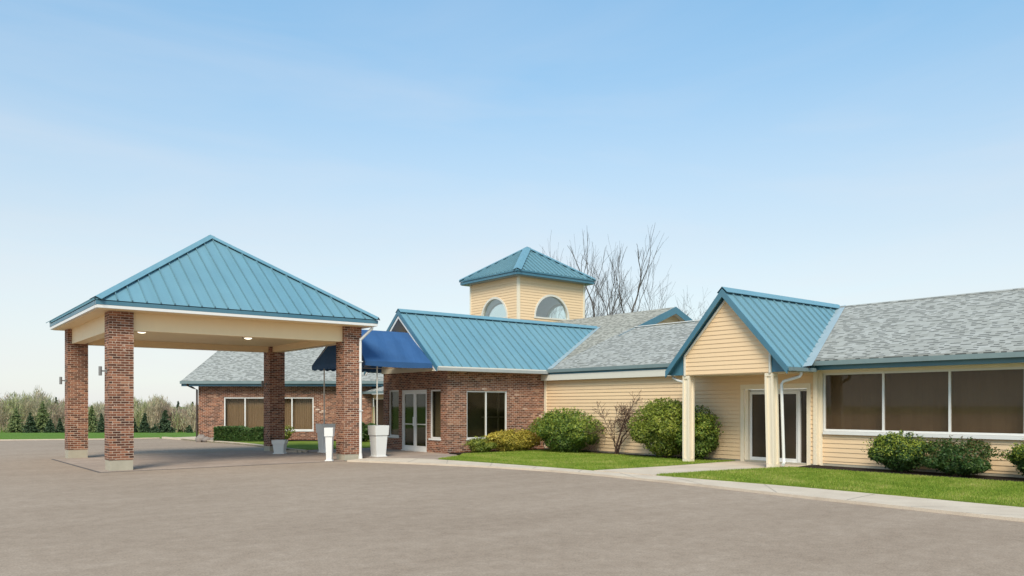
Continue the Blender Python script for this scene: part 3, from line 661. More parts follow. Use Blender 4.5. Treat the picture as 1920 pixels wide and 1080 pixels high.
def siding_walls():
    g = motel; FC, FR = FU(21.0), FU(21.15)
    w = MB(); siding(w, FC, .12, 2.9, lambda z: (12.2, 23.74), [(12.32,14.62,.02,2.40)], zbase=.12, out=.018); w.build('siding_wall', M['siding'], g)
    fd = MB(); fd.box(21.0,21.1,12.2,23.74,-.05,.12); fd.box(21.15,21.25,-14,12.2,-.05,.15); fd.build('foundation', M['concrete'], g)
    w = MB(); siding(w, FR, .15, .97, lambda z: (-14, 12.02), zbase=.215); w.build('wing_siding', M['siding'], g)
    ct = MB(); ct.box(20.96,21.0,23.62,23.74,.1,2.78); ct.build('corner_trim', M['trim'], g)
    ct = MB(); ct.box(20.965,21.16,12.10,12.21,.1,2.80); ct.box(20.955,20.965,12.12,12.21,.1,2.80); ct.box(21.10,21.15,12.02,12.10,.08,2.77); ct.build('corner_trim', M['trim'], g)
    hd = MB(); hd.box(21.11,21.2,-14,12.02,2.69,2.77); hd.build('head_trim', M['trim'], g)
    # ribbon of big tinted windows
    ed = [11.93, 10.31, 8.63, 6.95, 5.25, 3.55, 1.85]
    o = window(g, FR, ed[-1], 12.02, 1.06, 2.69, tuple(ed[1:-1][::-1]), .05, .055, M['white'], M['tint'])
    curtain(o, FR, ed[-1]-.3, 12.6, .8, 2.75, .30, .55, .012)
    sl = MB(); sl.box(21.06,21.2,1.8,11.98,.97,1.055); sl.build('window_sill', M['white'], g)
    # porch door: cased opening, fixed light, two sliding leaves
    cs = MB(); fbox(cs, FC, 14.52, 14.64, -.02, .03, .07, 2.42); fbox(cs, FC, 12.30, 12.42, -.02, .03, .07, 2.42); fbox(cs, FC, 12.42, 14.52, -.02, .03, 2.27, 2.42)
    fbox(cs, FC, 14.40, 14.518, -.25, -.022, .07, 2.268); cs.build('door_casing', M['trim'], g)
    fr = MB(); a = -.20
    fbox(fr, FC, 12.42, 14.40, a-.03, a+.06, .06, .12); fbox(fr, FC, 12.42, 14.40, a-.03, a+.06, 2.20, 2.265); fbox(fr, FC, 12.42, 12.46, a-.03, a+.06, .12, 2.20); fbox(fr, FC, 12.72, 12.80, a-.03, a+.07, .12, 2.20)
    fo = fr.build('door_frame', M['white'], g)
    q = MB(); fbox(q, FC, 12.46, 12.72, a, a+.01, .12, 2.20); q.build('pane', M['glass'], fo)
    for s0, s1, off, h in ((12.80,13.62,.0,False),(13.60,14.40,.055,True)):
        d = MB(); ww = .07
        fbox(d, FC, s0, s0+ww, a-.02+off, a+.03+off, .12, 2.20); fbox(d, FC, s1-ww, s1, a-.02+off, a+.03+off, .12, 2.20); fbox(d, FC, s0+ww, s1-ww, a-.02+off, a+.03+off, .12, .22); fbox(d, FC, s0+ww, s1-ww, a-.02+off, a+.03+off, 2.12, 2.20)
        do = d.build('door', M['white'], g)
        q = MB(); fbox(q, FC, s0+ww, s1-ww, a+off, a+.01+off, .22, 2.12); q.build('pane', M['glass'], do)
        if h: q = MB(); fbox(q, FC, s0+.01, s0+.06, a+.03+off, a+.08+off, .98, 1.30); q.build('handle', M['white'], do)
    pk = MB(); pk.box(21.002,21.3,12.3,14.64,2.42,2.9); 
    # connector by the brick wing: low cream wall with a lean-to roof
    FX = FU(19.9)
    w = MB(); siding(w, FX, .1, 2.35, lambda z: (28.3, 36.6), [(33.3,35.45,.5,2.15)], zbase=.1); w.build('siding_wall', M['siding'], g)
    window(g, FX, 33.3, 35.45, .5, 2.15, (34.4,), .05, .06, M['trim'], M['glass'])
    ct = MB(); ct.box(19.85,19.9,35.55,35.75,.1,2.35); ct.build('corner_trim', M['trim'], g)
    lr = MB(); slab_poly(lr, [(19.5,28.4,2.50),(19.5,37,2.50),(21.6,37,3.42),(21.6,28.4,3.42)], .08); lr.build('lean_to_roof', M['shingle'], g)
    gt = MB(); gt.box(19.4,19.5,28.4,36.4,2.36,2.48); gt.build('gutter', M['gutter'], g)
siding_walls()

def porch():
    g = motel; u0, vc, vz = 19.35, 13.98, 5.10; F = FU(u0)
    hw, ez = 2.05, 2.83; sl = (vz-ez)/hw
    # gable: cream pentagon, blue infill beside it
    def span(z):
        if z < 3.27: return (12.56, 15.44)
        h = 1.44*(4.80-z)/(4.80-3.27); return (vc-h, vc+h)
    s = MB(); siding(s, FU(u0), 2.70, 4.79, span, zbase=2.70); s.poly([(u0+.001,12.54,2.68),(u0+.001,15.44,2.68),(u0+.001,15.44,3.27),(u0+.001,vc,4.85),(u0+.001,12.54,3.27)]); s.build('porch_gable', M['siding'], g)
    inf = MB(); inf.slab([(u0+.01,vc-hw-.02,2.70),(u0+.01,vc+hw+.02,2.70),(u0+.01,vc,vz-.06)], (.04,0,0)); inf.build('gable_infill', M['tealtrim'], g)
    tr = MB()
    def strip(p, q, w=.06):
        p, q = Vector(p), Vector(q); d = (q-p).normalized(); n = Vector((0, -d.z, d.y))*w/2; x = Vector((u0-.045,0,0))
        tr.slab([x+p-n, x+q-n, x+q+n, x+p+n], (.05,0,0))
    L = [(0,15.46,2.68),(0,15.46,3.27),(0,vc,4.83),(0,12.54,3.27),(0,12.54,2.68)]
    for a, b in zip(L, L[1:]): strip(a, b)
    tr.build('gable_trim', M['frieze'], g)
    uf = 19.16; uR = P0U+(vz-P0Z)/PS+.05; uE = P0U+(ez-P0Z)/PS+.1
    rf = MB(); A = [(uf,vc-hw,ez),(uE,vc-hw,ez),(uR,vc,vz),(uf,vc,vz)]; B = [(uf,vc+hw,ez),(uf,vc,vz),(uR,vc,vz),(uE,vc+hw,ez)]
    slab_poly(rf, A, .05); slab_poly(rf, B, .05); rf.switch(); ribs(rf, A, .41, phase=.75); ribs(rf, B, .41, phase=.75)
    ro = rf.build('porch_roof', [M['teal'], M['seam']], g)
    n1, _, _ = plane_axes(A); n2, _, _ = plane_axes(B)
    cp = MB(); cap(cp, (uf-.03,vc,vz),(uR,vc,vz), n1, n2, .17, .078); cp.build('ridge_cap', M['teal'], ro)
    rk = MB()
    for sg in (-1, 1): rk.slab([(uf-.035,vc+sg*(hw+.03),ez-.20),(uf-.035,vc,vz-.20),(uf-.035,vc,vz+.03),(uf-.035,vc+sg*(hw+.03),ez+.0)], (.03,0,0))
    rk.build('rake_board', M['tealtrim'], ro)
    sf = MB()
    for sg in (-1, 1): sf.slab([(uf,vc+sg*hw,ez-.10),(uf,vc,vz-.10),(u0+.01,vc,vz-.10),(u0+.01,vc+sg*hw,ez-.10)], (0,0,.04))
    sf.build('rake_soffit', M['tealtrim'], ro)
    ce = MB(); ce.box(u0+.05,20.98,vc-hw+.3,vc+hw-.3,2.70,2.74); ce.build('porch_ceiling', M['trim'], g)
    gt = MB(); gt.box(uf+.1,20.5,vc-hw-.10,vc-hw+.0,ez-.12,ez-.02); gt.build('gutter', M['gutter'], g)
    gt = MB(); gt.box(uf+.1,20.6,vc+hw,vc+hw+.10,ez-.12,ez-.02); gt.build('gutter', M['gutter'], g)
    for sg in (-1, 1):                                               # valley flashing
        a, b = Vector((uE-.1,vc+sg*hw,P(uE-.1))), Vector((uR,vc,P(uR))); n = Vector((-PS,0,1)).normalized(); d = (b-a).normalized(); w = d.cross(n).normalized()*.24
        if w.y*sg < 0: w = -w
        fl = MB(); fl.poly([a+n*.012-w*.2, b+n*.012-w*.2, b+n*.012+w, a+n*.012+w]); fl.build('valley_flashing', M['flash'], g)
    # posts: boxed, with raised corner boards and base
    for v, lean in ((15.44, 0.0), (12.60, -.06)):
        p = MB(); a = .095; u = u0+.12
        def hx(u0_, u1_, v0_, v1_, z0, z1):
            s0, s1 = lean*(2.7-z0)/2.6, lean*(2.7-z1)/2.6
            p.hexa([(u0_,v0_+s0,z0),(u1_,v0_+s0,z0),(u1_,v1_+s0,z0),(u0_,v1_+s0,z0),(u0_,v0_+s1,z1),(u1_,v0_+s1,z1),(u1_,v1_+s1,z1),(u0_,v1_+s1,z1)])
        hx(u-a,u+a,v-a,v+a,.06,2.68)
        for su in (-1,1):
            for sv in (-1,1): hx(u+su*a-.032,u+su*a+.032,v+sv*a-.032,v+sv*a+.032,.18,2.58)
        hx(u-a-.03,u+a+.03,v-a-.03,v+a+.03,.06,.175); hx(u-a-.03,u+a+.03,v-a-.03,v+a+.03,2.585,2.675)
        p.build('porch_post', M['trim'], g)
    d = MB(); v = 12.40-.16
    d.tube([(19.9,11.95,2.74),(19.9,11.95,2.64),(19.88,11.99,2.57),(19.68,12.36,2.44),(19.66,12.40,2.36),(19.66,12.36,1.2),(19.66,12.33,.32),(19.60,12.28,.22),(19.45,12.22,.17)], .042, 10)
    d.build('downspout', M['white'], g)
    d = MB(); d.tube([(19.5,16.08,2.72),(19.5,16.06,2.64),(19.47,15.85,2.55),(19.45,15.62,2.50)], .04, 10); d.build('downspout', M['white'], g)
porch()

def tower():
    g = motel; u0, u1, v0, v1 = 26.14, 30.83, 31.6, 35.75; zb, zt = 4.6, 8.46
    cu, cv = (u0+u1)/2, (v0+v1)/2
    arch = {'a': (28.45, 6.42, 1.18), 'b': (33.6, 6.40, 1.08)}
    s = MB()
    siding(s, FV(v0), zb, zt, lambda z: (u0,u1), arches=[arch['a']], course=.145); siding(s, FU(u0), zb, zt, lambda z: (v0,v1), arches=[arch['b']], course=.145)
    siding(s, FVp(v1), zb, zt, lambda z: (u0,u1), arches=[arch['a']], course=.145); siding(s, FUp(u1), zb, zt, lambda z: (v0,v1), arches=[arch['b']], course=.145)
    s.build('tower_siding', M['siding'], g)
    s = MB(); i = .12
    siding(s, FV(v0+i), zb, zt, lambda z: (u0+i,u1-i), arches=[arch['a']], course=.3, out=0); siding(s, FU(u0+i), zb, zt, lambda z: (v0+i,v1-i), arches=[arch['b']], course=.3, out=0)
    siding(s, FVp(v1-i), zb, zt, lambda z: (u0+i,u1-i), arches=[arch['a']], course=.3, out=0); siding(s, FUp(u1-i), zb, zt, lambda z: (v0+i,v1-i), arches=[arch['b']], course=.3, out=0)
    s.box(u0+i,u1-i,v0+i,v1-i,6.0,6.05); s.box(u0+i,u1-i,v0+i,v1-i,8.3,8.34); s.build('tower_lining', M['plaster'], g)
    q = .10
    for (a, b) in ((u0,v0),(u1,v0),(u0,v1),(u1,v1)):
        c = MB(); c.box(a-.03 if a==u0 else a-q, a+q if a==u0 else a+.03, b-.03 if b==v0 else b-q, b+q if b==v0 else b+.03, zb, zt)
        c.build('tower_corner_trim', M['trim'], g)
    for F, (c0, z0, r) in ((FV(v0),arch['a']),(FU(u0),arch['b']),(FVp(v1),arch['a']),(FUp(u1),arch['b'])):
        f = MB(); n = 28
        for k in range(n):
            w0, w1 = math.pi*k/n, math.pi*(k+1)/n; ri, ro = r-.03, r+.075
            pt = lambda w, rr, nn: F(c0+rr*math.cos(w), nn, z0+rr*math.sin(w))
            f.hexa([pt(w0,ri,-.12),pt(w0,ro,-.12),pt(w1,ro,-.12),pt(w1,ri,-.12),pt(w0,ri,.04),pt(w0,ro,.04),pt(w1,ro,.04),pt(w1,ri,.04)])
        fbox(f, F, c0-r-.08, c0+r+.08, -.12, .05, z0-.07, z0+.01); fo = f.build('arched_window', M['frieze'], g)
        p = MB(); p.poly([F(c0+(r-.02)*math.cos(math.pi*k/n), -.06, z0+(r-.02)*math.sin(math.pi*k/n)) for k in range(n+1)]); p.build('pane', M['clear'], fo)
    e = .36
    so = MB(); so.box(u0-e,u1+e,v0-e,v1+e,8.42,8.46); so.build('tower_soffit', M['gutter'], g)
    gt = MB(); gt.box(u0-e-.03,u1+e+.03,v0-e-.06,v0-e,8.45,8.60); gt.box(u0-e-.03,u1+e+.03,v1+e,v1+e+.06,8.45,8.60); gt.box(u0-e-.06,u0-e,v0-e,v1+e,8.451,8.599); gt.box(u1+e,u1+e+.06,v0-e,v1+e,8.451,8.599)
    gt.build('gutter', M['tealtrim'], g)
    z, q = 8.66, .08; c = [(u0-e-q,v0-e-q,z),(u1+e+q,v0-e-q,z),(u1+e+q,v1+e+q,z),(u0-e-q,v1+e+q,z)]; ap = (cu,cv,10.46)
    rf = MB(); nn = []; T4 = [[c[k], c[(k+1)%4], ap] for k in range(4)]
    for tri in T4: rf.poly(tri); nn.append(plane_axes(tri)[0])
    rf.poly(c[::-1]); rf.switch()
    for tri in T4: ribs(rf, tri, .32, w=.06, h=.07)
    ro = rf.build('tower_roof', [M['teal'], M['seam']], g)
    hp = MB()
    for k in range(4): cap(hp, c[k], ap, nn[k-1], nn[k],   .20, .085)
    hp.build('hip_caps', M['teal'], ro)
    tm = MB(); tm.box(c[0][0],c[1][0],c[0][1]-.02,c[0][1],8.60,8.68); tm.box(c[0][0]-.02,c[0][0],c[0][1],c[3][1],8.601,8.679); tm.build('eave_trim', M['tealtrim'], ro)
tower()

# ---------------------------------------------------------------- brick wing beyond the canopy (square to the photograph)
def brick_wing():
    L = cg(-11.5, 40, 0)
    g = thing('brick_wing', 'single storey red brick wing with grey gabled shingle roof seen behind the canopy columns', 'building', L)
    def F(s, n, z): p = cg(s, 40-n); return (p[0], p[1], z)
    X = lambda px: (px-960)/1500*40
    w1, w2 = (X(420), X(500), .54, 2.2), (X(508), X(588), .54, 2.2)
    mb = MB(); flat_wall(mb, F, X(372), X(697), -.1, 2.9, [w1, w2], .1)
    a, b = F(X(372),0,0), F(X(372),-11,0); mb.poly([(a[0],a[1],-.3),(b[0],b[1],-.3),(b[0],b[1],2.9),(a[0],a[1],2.9)]); m_ = F(X(372),-5.5,0); mb.poly([(a[0],a[1],2.9),(b[0],b[1],2.9),(m_[0],m_[1],5.0)])
    mb.build('brick_wall', M['brick_wall'], g)
    for w in (w1, w2):
        o = window(g, F, *w, ((w[0]+w[1])/2-.02,), .05, .06, M['white'], M['tint'], sill=(.02,.02,.05)); curtain(o, F, w[0]-.05, w[1]+.05, .4, 2.3, mat='curtain_grey')
    rf = MB(); xl, xr = -16.35, -5.5; e, r = .45, -5.3
    P_ = lambda s, n, z: F(s, n, z)
    rf.slab([P_(xl,e,3.02),P_(xr,e,3.02),P_(xr,r,5.15),P_(xl,r,5.15)], (0,0,-.08)); rf.slab([P_(xl,r,5.15),P_(xr,r,5.15),P_(xr,-11.2,3.0),P_(xl,-11.2,3.0)], (0,0,-.08))
    rf.build('roof', M['shingle'], g)
    gt = MB(); fbox(gt, F, xl-.03, xr+1.0, e, e+.12, 2.86, 3.0); gt.build('gutter', M['gutter'], g)
    fa = MB(); fbox(fa, F, xl, xr+1.0, e-.06, e-.005, 2.74, 2.96); fbox(fa, F, xl, xr, .01, e-.065, 2.78, 2.82); fa.build('fascia', M['tealtrim'], g)
    d = MB(); xx = X(372)-.05
    d.tube([F(xl+.3,e+.05,2.87),F(xl+.32,e,2.78),F(xl+.5,.2,2.66),F(xx,.06,2.58),F(xx,.06,.15)], .045, 8); d.build('downspout', M['brownm'], g)
brick_wing()

# ---------------------------------------------------------------- awning, planters, stones
def awning():
    g = thing('fabric_awning', 'bright blue canvas awning with a scalloped edge reaching from the entrance gable to the canopy', 'awning', (14.5,25.7,0))
    u0, u1, va, vb, z0, zt = 13.0, 15.95, 23.7, 27.75, 3.27, 4.46
    r0, r1 = 25.35, 26.15
    c = MB(); n = 8
    def sec(u, sag): return [(u,va,z0),(u,(va+r0)/2+.0,(z0+zt)/2+.05*sag),(u,r0,zt),(u,(r0+r1)/2,zt+.06),(u,r1,zt),(u,(vb+r1)/2,(z0+zt)/2+.05*sag),(u,vb,z0)]
    uu = [u0+.28+(u1-u0-.28)*k/n for k in range(n+1)]; S = [sec(u, 1-2*(k%2)*.6) for k, u in enumerate(uu)]
    # the front: lower rim is further out than the crown
    S0 = sec(u0+.28, 1); rim = [(u0,va,z0)]+[(u0+.28*((p[2]-z0)/(zt-z0)), p[1], p[2]) for p in S0[1:-1]]+[(u0,vb,z0)]; S[0] = rim
    for A, B in zip(S, S[1:]):
        for k in range(6): c.poly([A[k],B[k],B[k+1],A[k+1]])
    c.poly(rim[::-1])
    co = c.build('canvas_cover', M['awning'], g)
    vl = MB()
    def scallop(a, b, m):
        a, b = Vector(a), Vector(b)
        for k in range(m*6):
            t0, t1 = k/(m*6), (k+1)/(m*6); h = lambda t: .15+.045*abs(math.sin(math.pi*m*t))
            p, q = a.lerp(b, t0), a.lerp(b, t1); vl.poly([p, q, q-Vector((0,0,h(t1))), p-Vector((0,0,h(t0)))])
    scallop((u0-.004,va,z0),(u0-.004,vb,z0),16); scallop((u0,va-.004,z0),(u1,va-.004,z0),1); scallop((u0,vb+.004,z0),(u1,vb+.004,z0),12)
    vl.build('valance', M['awning'], co)
    fr = MB(); t = .018
    for a, b in (((u0+.02,va+.03,z0-.03),(u0+.02,vb-.03,z0-.03)),((u0+.02,va+.03,z0-.03),(u1,va+.03,z0-.03)),((u0+.02,vb-.03,z0-.03),(u1,vb-.03,z0-.03)),((14.4,va+.03,z0-.03),(14.4,vb-.03,z0-.03)),((u0+.02,va+.03,z0-.03),(u0+.25,r0,zt-.06)),((u0+.02,vb-.03,z0-.03),(u0+.25,r1,zt-.06))): fr.tube([a,b], t, 6)
    fr.build('frame', M['pole'], g)
    for (u, v) in ((13.62,24.0),(13.3,27.35)):
        MB().tube([(u,v,.06),(u,v,z0-.02)], .024, 8).build('pole', M['pole'], g)
awning()
def planter(loc, wt, wb, h, rim, label, rot=0.0):
    g = thing('planter', label, 'planter', loc, 'grey square planters by the entrance')
    c, s = math.cos(rot), math.sin(rot)
    def ring(w, z): return [(loc[0]+c*x*w/2-s*y*w/2, loc[1]+s*x*w/2+c*y*w/2, loc[2]+z) for x, y in ((-1,-1),(1,-1),(1,1),(-1,1))]
    b = MB(); z1 = h-rim; wr = wb+(wt-wb)*(z1/h)-.03
    b.hexa(ring(wb,.03)+ring(wr,z1)); b.build('body', M['planter'], g)
    f = MB(); f.hexa(ring(wb+.07,0)+ring(wb+.07,.03)); f.build('foot', M['planter'], g)
    r = MB(); o0, o1, i0 = ring(wr+.05,z1+.004), ring(wt,h), ring(wt-.09,h)
    ib = ring(wt-.12,h-.10)
    for k in range(4):
        j = (k+1)%4; r.poly([o0[k],o0[j],o1[j],o1[k]]); r.poly([o1[k],o1[j],i0[j],i0[k]]); r.poly([i0[k],i0[j],ib[j],ib[k]])
    r.poly(o0[::-1]); r.build('rim', M['planter'], g)
    d = MB(); d.poly(ring(wt-.12,h-.10)); d.build('soil', M['mulch'], g)
planter((13.66,23.98,.045), .53, .36, 1.06, .33, 'tall grey tapered planter holding the awning pole nearest the glass doors')
planter((13.35,27.35,.045), .53, .36, 1.06, .33, 'tall grey tapered planter holding the far awning pole behind the right canopy column')
planter((11.62,23.52,.014), .28, .17, 1.06, .28, 'slim tall grey planter standing against the canopy column with the white downspout', R(-39))
planter((11.95,28.2,.014), .48, .34, .50, .14, 'low squat grey planter beside the rear canopy column', R(-39))
def boulder(p, r, label, seed):
    rng = random.Random(seed); mb = MB(); seg, rings = 12, 7
    for j in range(rings+1):
        th = math.pi*j/rings
        for k in range(seg):
            ph = 2*math.pi*k/seg; q = 1+rng.uniform(-.16,.16)
            mb.v.append((p[0]+r[0]*q*math.sin(th)*math.cos(ph), p[1]+r[1]*q*math.sin(th)*math.sin(ph), p[2]+r[2]*q*math.cos(th)*.9))
    for j in range(rings):
        for k in range(seg): mb.f.append((j*seg+k, j*seg+(k+1)%seg, (j+1)*seg+(k+1)%seg, (j+1)*seg+k))
    tag(mb.build('boulder', M['rock'], loc=p, smooth=True), label, 'rock', 'stones at the corner of the brick wing')
boulder(cg(-15.25,39.3,.12), (.28,.24,.26), 'largest grey fieldstone at the corner of the brick wing', 1)
boulder(cg(-14.9,39.1,.10), (.22,.2,.17), 'smaller fieldstone between the corner stone and the clipped hedge', 2)
boulder(cg(-14.6,39.15,.09), (.2,.2,.15), 'low fieldstone touching the left end of the clipped hedge', 3)

# ---------------------------------------------------------------- shrubs
def leaf_cloud(pts, nrm, size, rng, jitter=1.0, aspect=1.8):
    n = len(pts)
    d = nrm + rng.normal(0, jitter, (n,3))*.55; d /= np.linalg.norm(d, axis=1, keepdims=True)+1e-9
    a = np.cross(d, rng.normal(0,1,(n,3))); a /= np.linalg.norm(a, axis=1, keepdims=True)+1e-9
    b = np.cross(d, a); s = size*rng.uniform(.6,1.4,(n,1)); l = a*s*aspect*.5; w = b*s*.5
    bend = d*s*.15
    V = np.stack([pts-l, pts+w*.9-bend, pts+l, pts-w*.9-bend], 1).reshape(-1,3)
    Fc = np.arange(n*4).reshape(n,4); return V, Fc
def lumpy(rng, c, r, k, base=.35):
    """a few overlapping balls that make up one uneven shrub"""
    out = [(np.array(c, float), np.array(r, float)*.76)]
    for _ in range(k):
        th = rng.uniform(0, 2*math.pi); ph = rng.uniform(-.2, 1.0); f = rng.uniform(.55,.92)
        d = np.array([math.cos(th)*math.cos(ph), math.sin(th)*math.cos(ph), math.sin(ph)])
        out.append((np.array(c)+d*np.array(r)*f, np.array(r)*rng.uniform(.18,.42)))
    return out
def shrub(name, label, cat, c, r, n, size, mat, seed, lumps=12, zmin=.08, group=None, flat_top=None, spikes=0, tips=0, tipmat=None):
    rng = np.random.default_rng(seed); g = thing(name, label, cat, (c[0], c[1], zmin), group)
    balls = lumpy(rng, c, r, lumps); P_ = []; N_ = []
    vol = np.array([b[1].prod()**(2/3) for b in balls]); vol /= vol.sum()
    for (bc, br), f in zip(balls, vol):
        m = int(n*f); d = rng.normal(0,1,(m,3)); d /= np.linalg.norm(d,axis=1,keepdims=True)
        rad = 1-np.abs(rng.normal(0,.13,(m,1))); rad = np.where(rng.random((m,1))<.08, 1+rng.random((m,1))*.14, rad)
        P_.append(bc+d*rad*br); N_.append(d+np.array([0,0,.35]))
    P_ = np.concatenate(P_); N_ = np.concatenate(N_)
    if spikes:
        m = spikes; d = rng.normal(0,1,(m,3)); d[:,2] = np.abs(d[:,2])+.2; d /= np.linalg.norm(d,axis=1,keepdims=True)
        for t in np.linspace(.9,1.22,7): P_ = np.concatenate([P_, np.array(c)+d*np.array(r)*t+rng.normal(0,.02,(m,3))]); N_ = np.concatenate([N_, d+rng.normal(0,.5,(m,3))])
    if flat_top: k = P_[:,2] < flat_top+rng.random(len(P_))*.06; P_, N_ = P_[k], N_[k]
    k = P_[:,2] > zmin-.02; P_, N_ = P_[k], N_[k]
    V, Fc = leaf_cloud(P_, N_, size, rng); fast_mesh('foliage', V, Fc, mat, g)
    if tips:                                                         # pale shoots of the year on the upper outside
        k = ((P_-np.array(c))/np.array(r)); kk = np.where((np.linalg.norm(k,axis=1) > .80) & (k[:,2] > -.15+.5*rng.random(len(k))))[0]; kk = rng.choice(kk, min(tips, len(kk)), replace=False)
        q = P_[kk]+N_[kk]*.03+rng.normal(0,.015,(len(kk),3)); V, Fc = leaf_cloud(q, N_[kk], size*.9, rng); fast_mesh('new_growth', V, Fc, tipmat, g)
    st = MB()
    for _ in range(14):
        th = rng.uniform(0,6.28); e = np.array(c)+np.array([math.cos(th)*r[0]*.6, math.sin(th)*r[1]*.6, rng.uniform(.0,.5)*r[2]])
        st.tube([(c[0]+rng.uniform(-.1,.1),c[1]+rng.uniform(-.1,.1),zmin-.04), tuple((np.array(c)+e)/2+rng.normal(0,.05,3)), tuple(e)], [.02,.014,.006], 5)
    st.build('stems', M['shrubwood'], g); return g
shrub('rounded_shrub', 'rounded bright green shrub at the brick corner, left of the bare shrub', 'shrub', (20.0,21.45,.66), (.95,1.42,.82), 34000, .042, M['yew'], 11, 22, spikes=560, tips=6500, tipmat=M['newgrowth'])
shrub('rounded_shrub', 'tallest yellow green shrub on the cream wall, just left of the left porch post', 'shrub', (20.2,16.95,.84), (.85,1.12,.95), 34000, .043, M['euonymus'], 12, 24, spikes=620, tips=8000, tipmat=M['newgrowth'])
shrub('rounded_shrub', 'green shrub right behind the left porch post, merging with the tallest one', 'shrub', (20.35,15.85,.74), (.62,.74,.86), 17000, .043, M['yew'], 24, 16, spikes=300, tips=1800, tipmat=M['newgrowth'])
shrub('low_shrub', 'low golden yellow shrub under the entrance window', 'shrub', (18.95,23.12,.36), (1.3,.42,.44), 15000, .036, M['yellow'], 13, 18, spikes=520)
shrub('low_shrub', 'low olive green shrub at the brick corner left of the golden one', 'shrub', (17.45,23.2,.28), (.62,.36,.32), 5000, .042, M['euonymus'], 14, 8, spikes=80)
shrub('clipped_shrub', 'larger dark green clipped shrub under the wing windows, beside the porch', 'shrub', (20.55,9.55,.50), (.52,.78,.50), 22000, .034, M['box'], 15, 12, spikes=140, tips=2600, tipmat=M['newgrowth'])
shrub('clipped_shrub', 'dark green clipped shrub with reddish tips merging with the larger one', 'shrub', (20.5,8.15,.46), (.5,.82,.46), 22000, .034, M['box'], 16, 12, spikes=140, tips=1300, tipmat=M['redtips'])
shrub('clipped_shrub', 'green clipped shrub cut off by the right edge of the photo', 'shrub', (20.5,6.35,.46), (.5,.72,.45), 18000, .034, M['box'], 17, 12, spikes=140, tips=2600, tipmat=M['newgrowth'])
def hedge():
    g = thing('clipped_hedge', 'long flat topped dark green hedge below the brick wing window', 'hedge', cg(-13.6,38.9,.06)); rng = np.random.default_rng(21)
    n = 16000; X = rng.uniform(-14.3,-12.0,n); Y = rng.uniform(38.4,39.5,n); Z = rng.uniform(.05,.72,n)
    ax = rng.integers(0,3,n); Y = np.where(ax==0, 38.42+np.abs(rng.normal(0,.05,n)), Y); Z = np.where(ax==1, .70-np.abs(rng.normal(0,.04,n)), Z); 
    Z += .05*np.sin(X*3.1)+.03*np.sin(X*7); Y += .07*np.sin(X*2.3+1)
    pts = np.stack([RT[0]*X+FW[0]*Y, RT[1]*X+FW[1]*Y, Z],1); k = Z > .03; pts = pts[k]
    nr = np.tile(np.array([-FW[0]*.6,-FW[1]*.6,.7]),(len(pts),1)); V, Fc = leaf_cloud(pts, nr, .075, rng); fast_mesh('foliage', V, Fc, M['box'], g)
    st = MB()
    for x in np.arange(-14.2,-12.0,.3): st.tube([cg(x,38.9,.02),cg(x+.05,38.9,.55)], [.02,.008], 5)
    st.build('stems', M['shrubwood'], g)
hedge()
c_ = cg(-10.95,38.6); shrub('small_shrub', 'thin young shrub under the second brick wing window', 'shrub', (c_[0],c_[1],.42), (.4,.4,.36), 900, .06, M['euonymus'], 22, 6, zmin=.06, spikes=30)
c_ = cg(-7.1,38.2); shrub('small_shrub', 'dark green shrub seen between the downspout column and a tall planter', 'shrub', (c_[0],c_[1],.5), (.8,.6,.55), 5000, .06, M['box'], 23, 8, zmin=.06)

# ---------------------------------------------------------------- bare trees
def grow(rng, p, d, ln, r, depth, out, up=.12, spread=.5, shrink=.74):
    p = np.array(p, float); pts = [p.copy()]; rs = [r]; n = 5 if depth > 2 else 3
    for k in range(n):
        d = d + rng.normal(0,.13,3)+np.array([0,0,up*.3]); d /= np.linalg.norm(d); p = p+d*ln/n; pts.append(p.copy()); rs.append(r*(1-.38*(k+1)/n))
    out.append((depth, pts, rs))
    if depth <= 0: return
    m = 3 if depth > 1 else int(rng.integers(3,5))
    for k in range(m):
        t = 1.0 if k == 0 else rng.uniform(.35,.95); i = min(int(t*n), n-1); b = pts[i]+(pts[i+1]-pts[i])*(t*n-i)
        ax = np.cross(d, rng.normal(0,1,3)); ax /= np.linalg.norm(ax)+1e-6
        nd = d*(1.0 if k == 0 else .75)+ax*spread*(.3 if k == 0 else rng.uniform(.8,1.3)); nd[2] += up*.5; nd /= np.linalg.norm(nd)
        grow(rng, b, nd, ln*shrink*rng.uniform(.75,1.2), max(r*(.62 if k == 0 else .42), .007), depth-1, out, up, spread, shrink)
def bare_tree(label, base, h, stems, seed, lean=(0,0), depth=5, spread=.42, up=.2, r0=.14, name='bare_tree', mat='bark', group='bare trees behind the motel'):
    rng = np.random.default_rng(seed); g = thing(name, label, 'tree' if name != 'bare_shrub' else 'shrub', base, group); out = []
    for s in range(stems):
        d = np.array([lean[0]+rng.normal(0,.16)*(stems > 1), lean[1]+rng.normal(0,.16)*(stems > 1), 1.0]); d /= np.linalg.norm(d)
        grow(rng, np.array(base)+np.array([rng.normal(0,.12),rng.normal(0,.12),-.1])*(1 if stems > 1 else 0), d, h*.36, r0*rng.uniform(.8,1.1), depth, out, up, spread)
    zmax = max(p[2] for _, pts, _ in out for p in pts); sc = h/(zmax-base[2]); b = np.array(base)
    t, c = MB(), MB()
    for dp, pts, rs in out:
        pts = [tuple(b+(p-b)*sc) for p in pts]; (t if dp >= depth-1 else c).tube(pts, [max(x, .006) for x in rs], 6 if dp >= depth-1 else (4 if dp > 1 else 3), cap=False)
    t.build('trunk', M[mat], g, smooth=True); c.build('crown', M['twig'] if mat == 'bark' else M[mat], g, smooth=True)
def bt(px, Y, top_py, **k):
    X = (px-960)/1500*Y; p = cg(X, Y, -.3); h = 1.77+(761-top_py)/1500*Y+.3; bare_tree(base=p, h=h, **k)
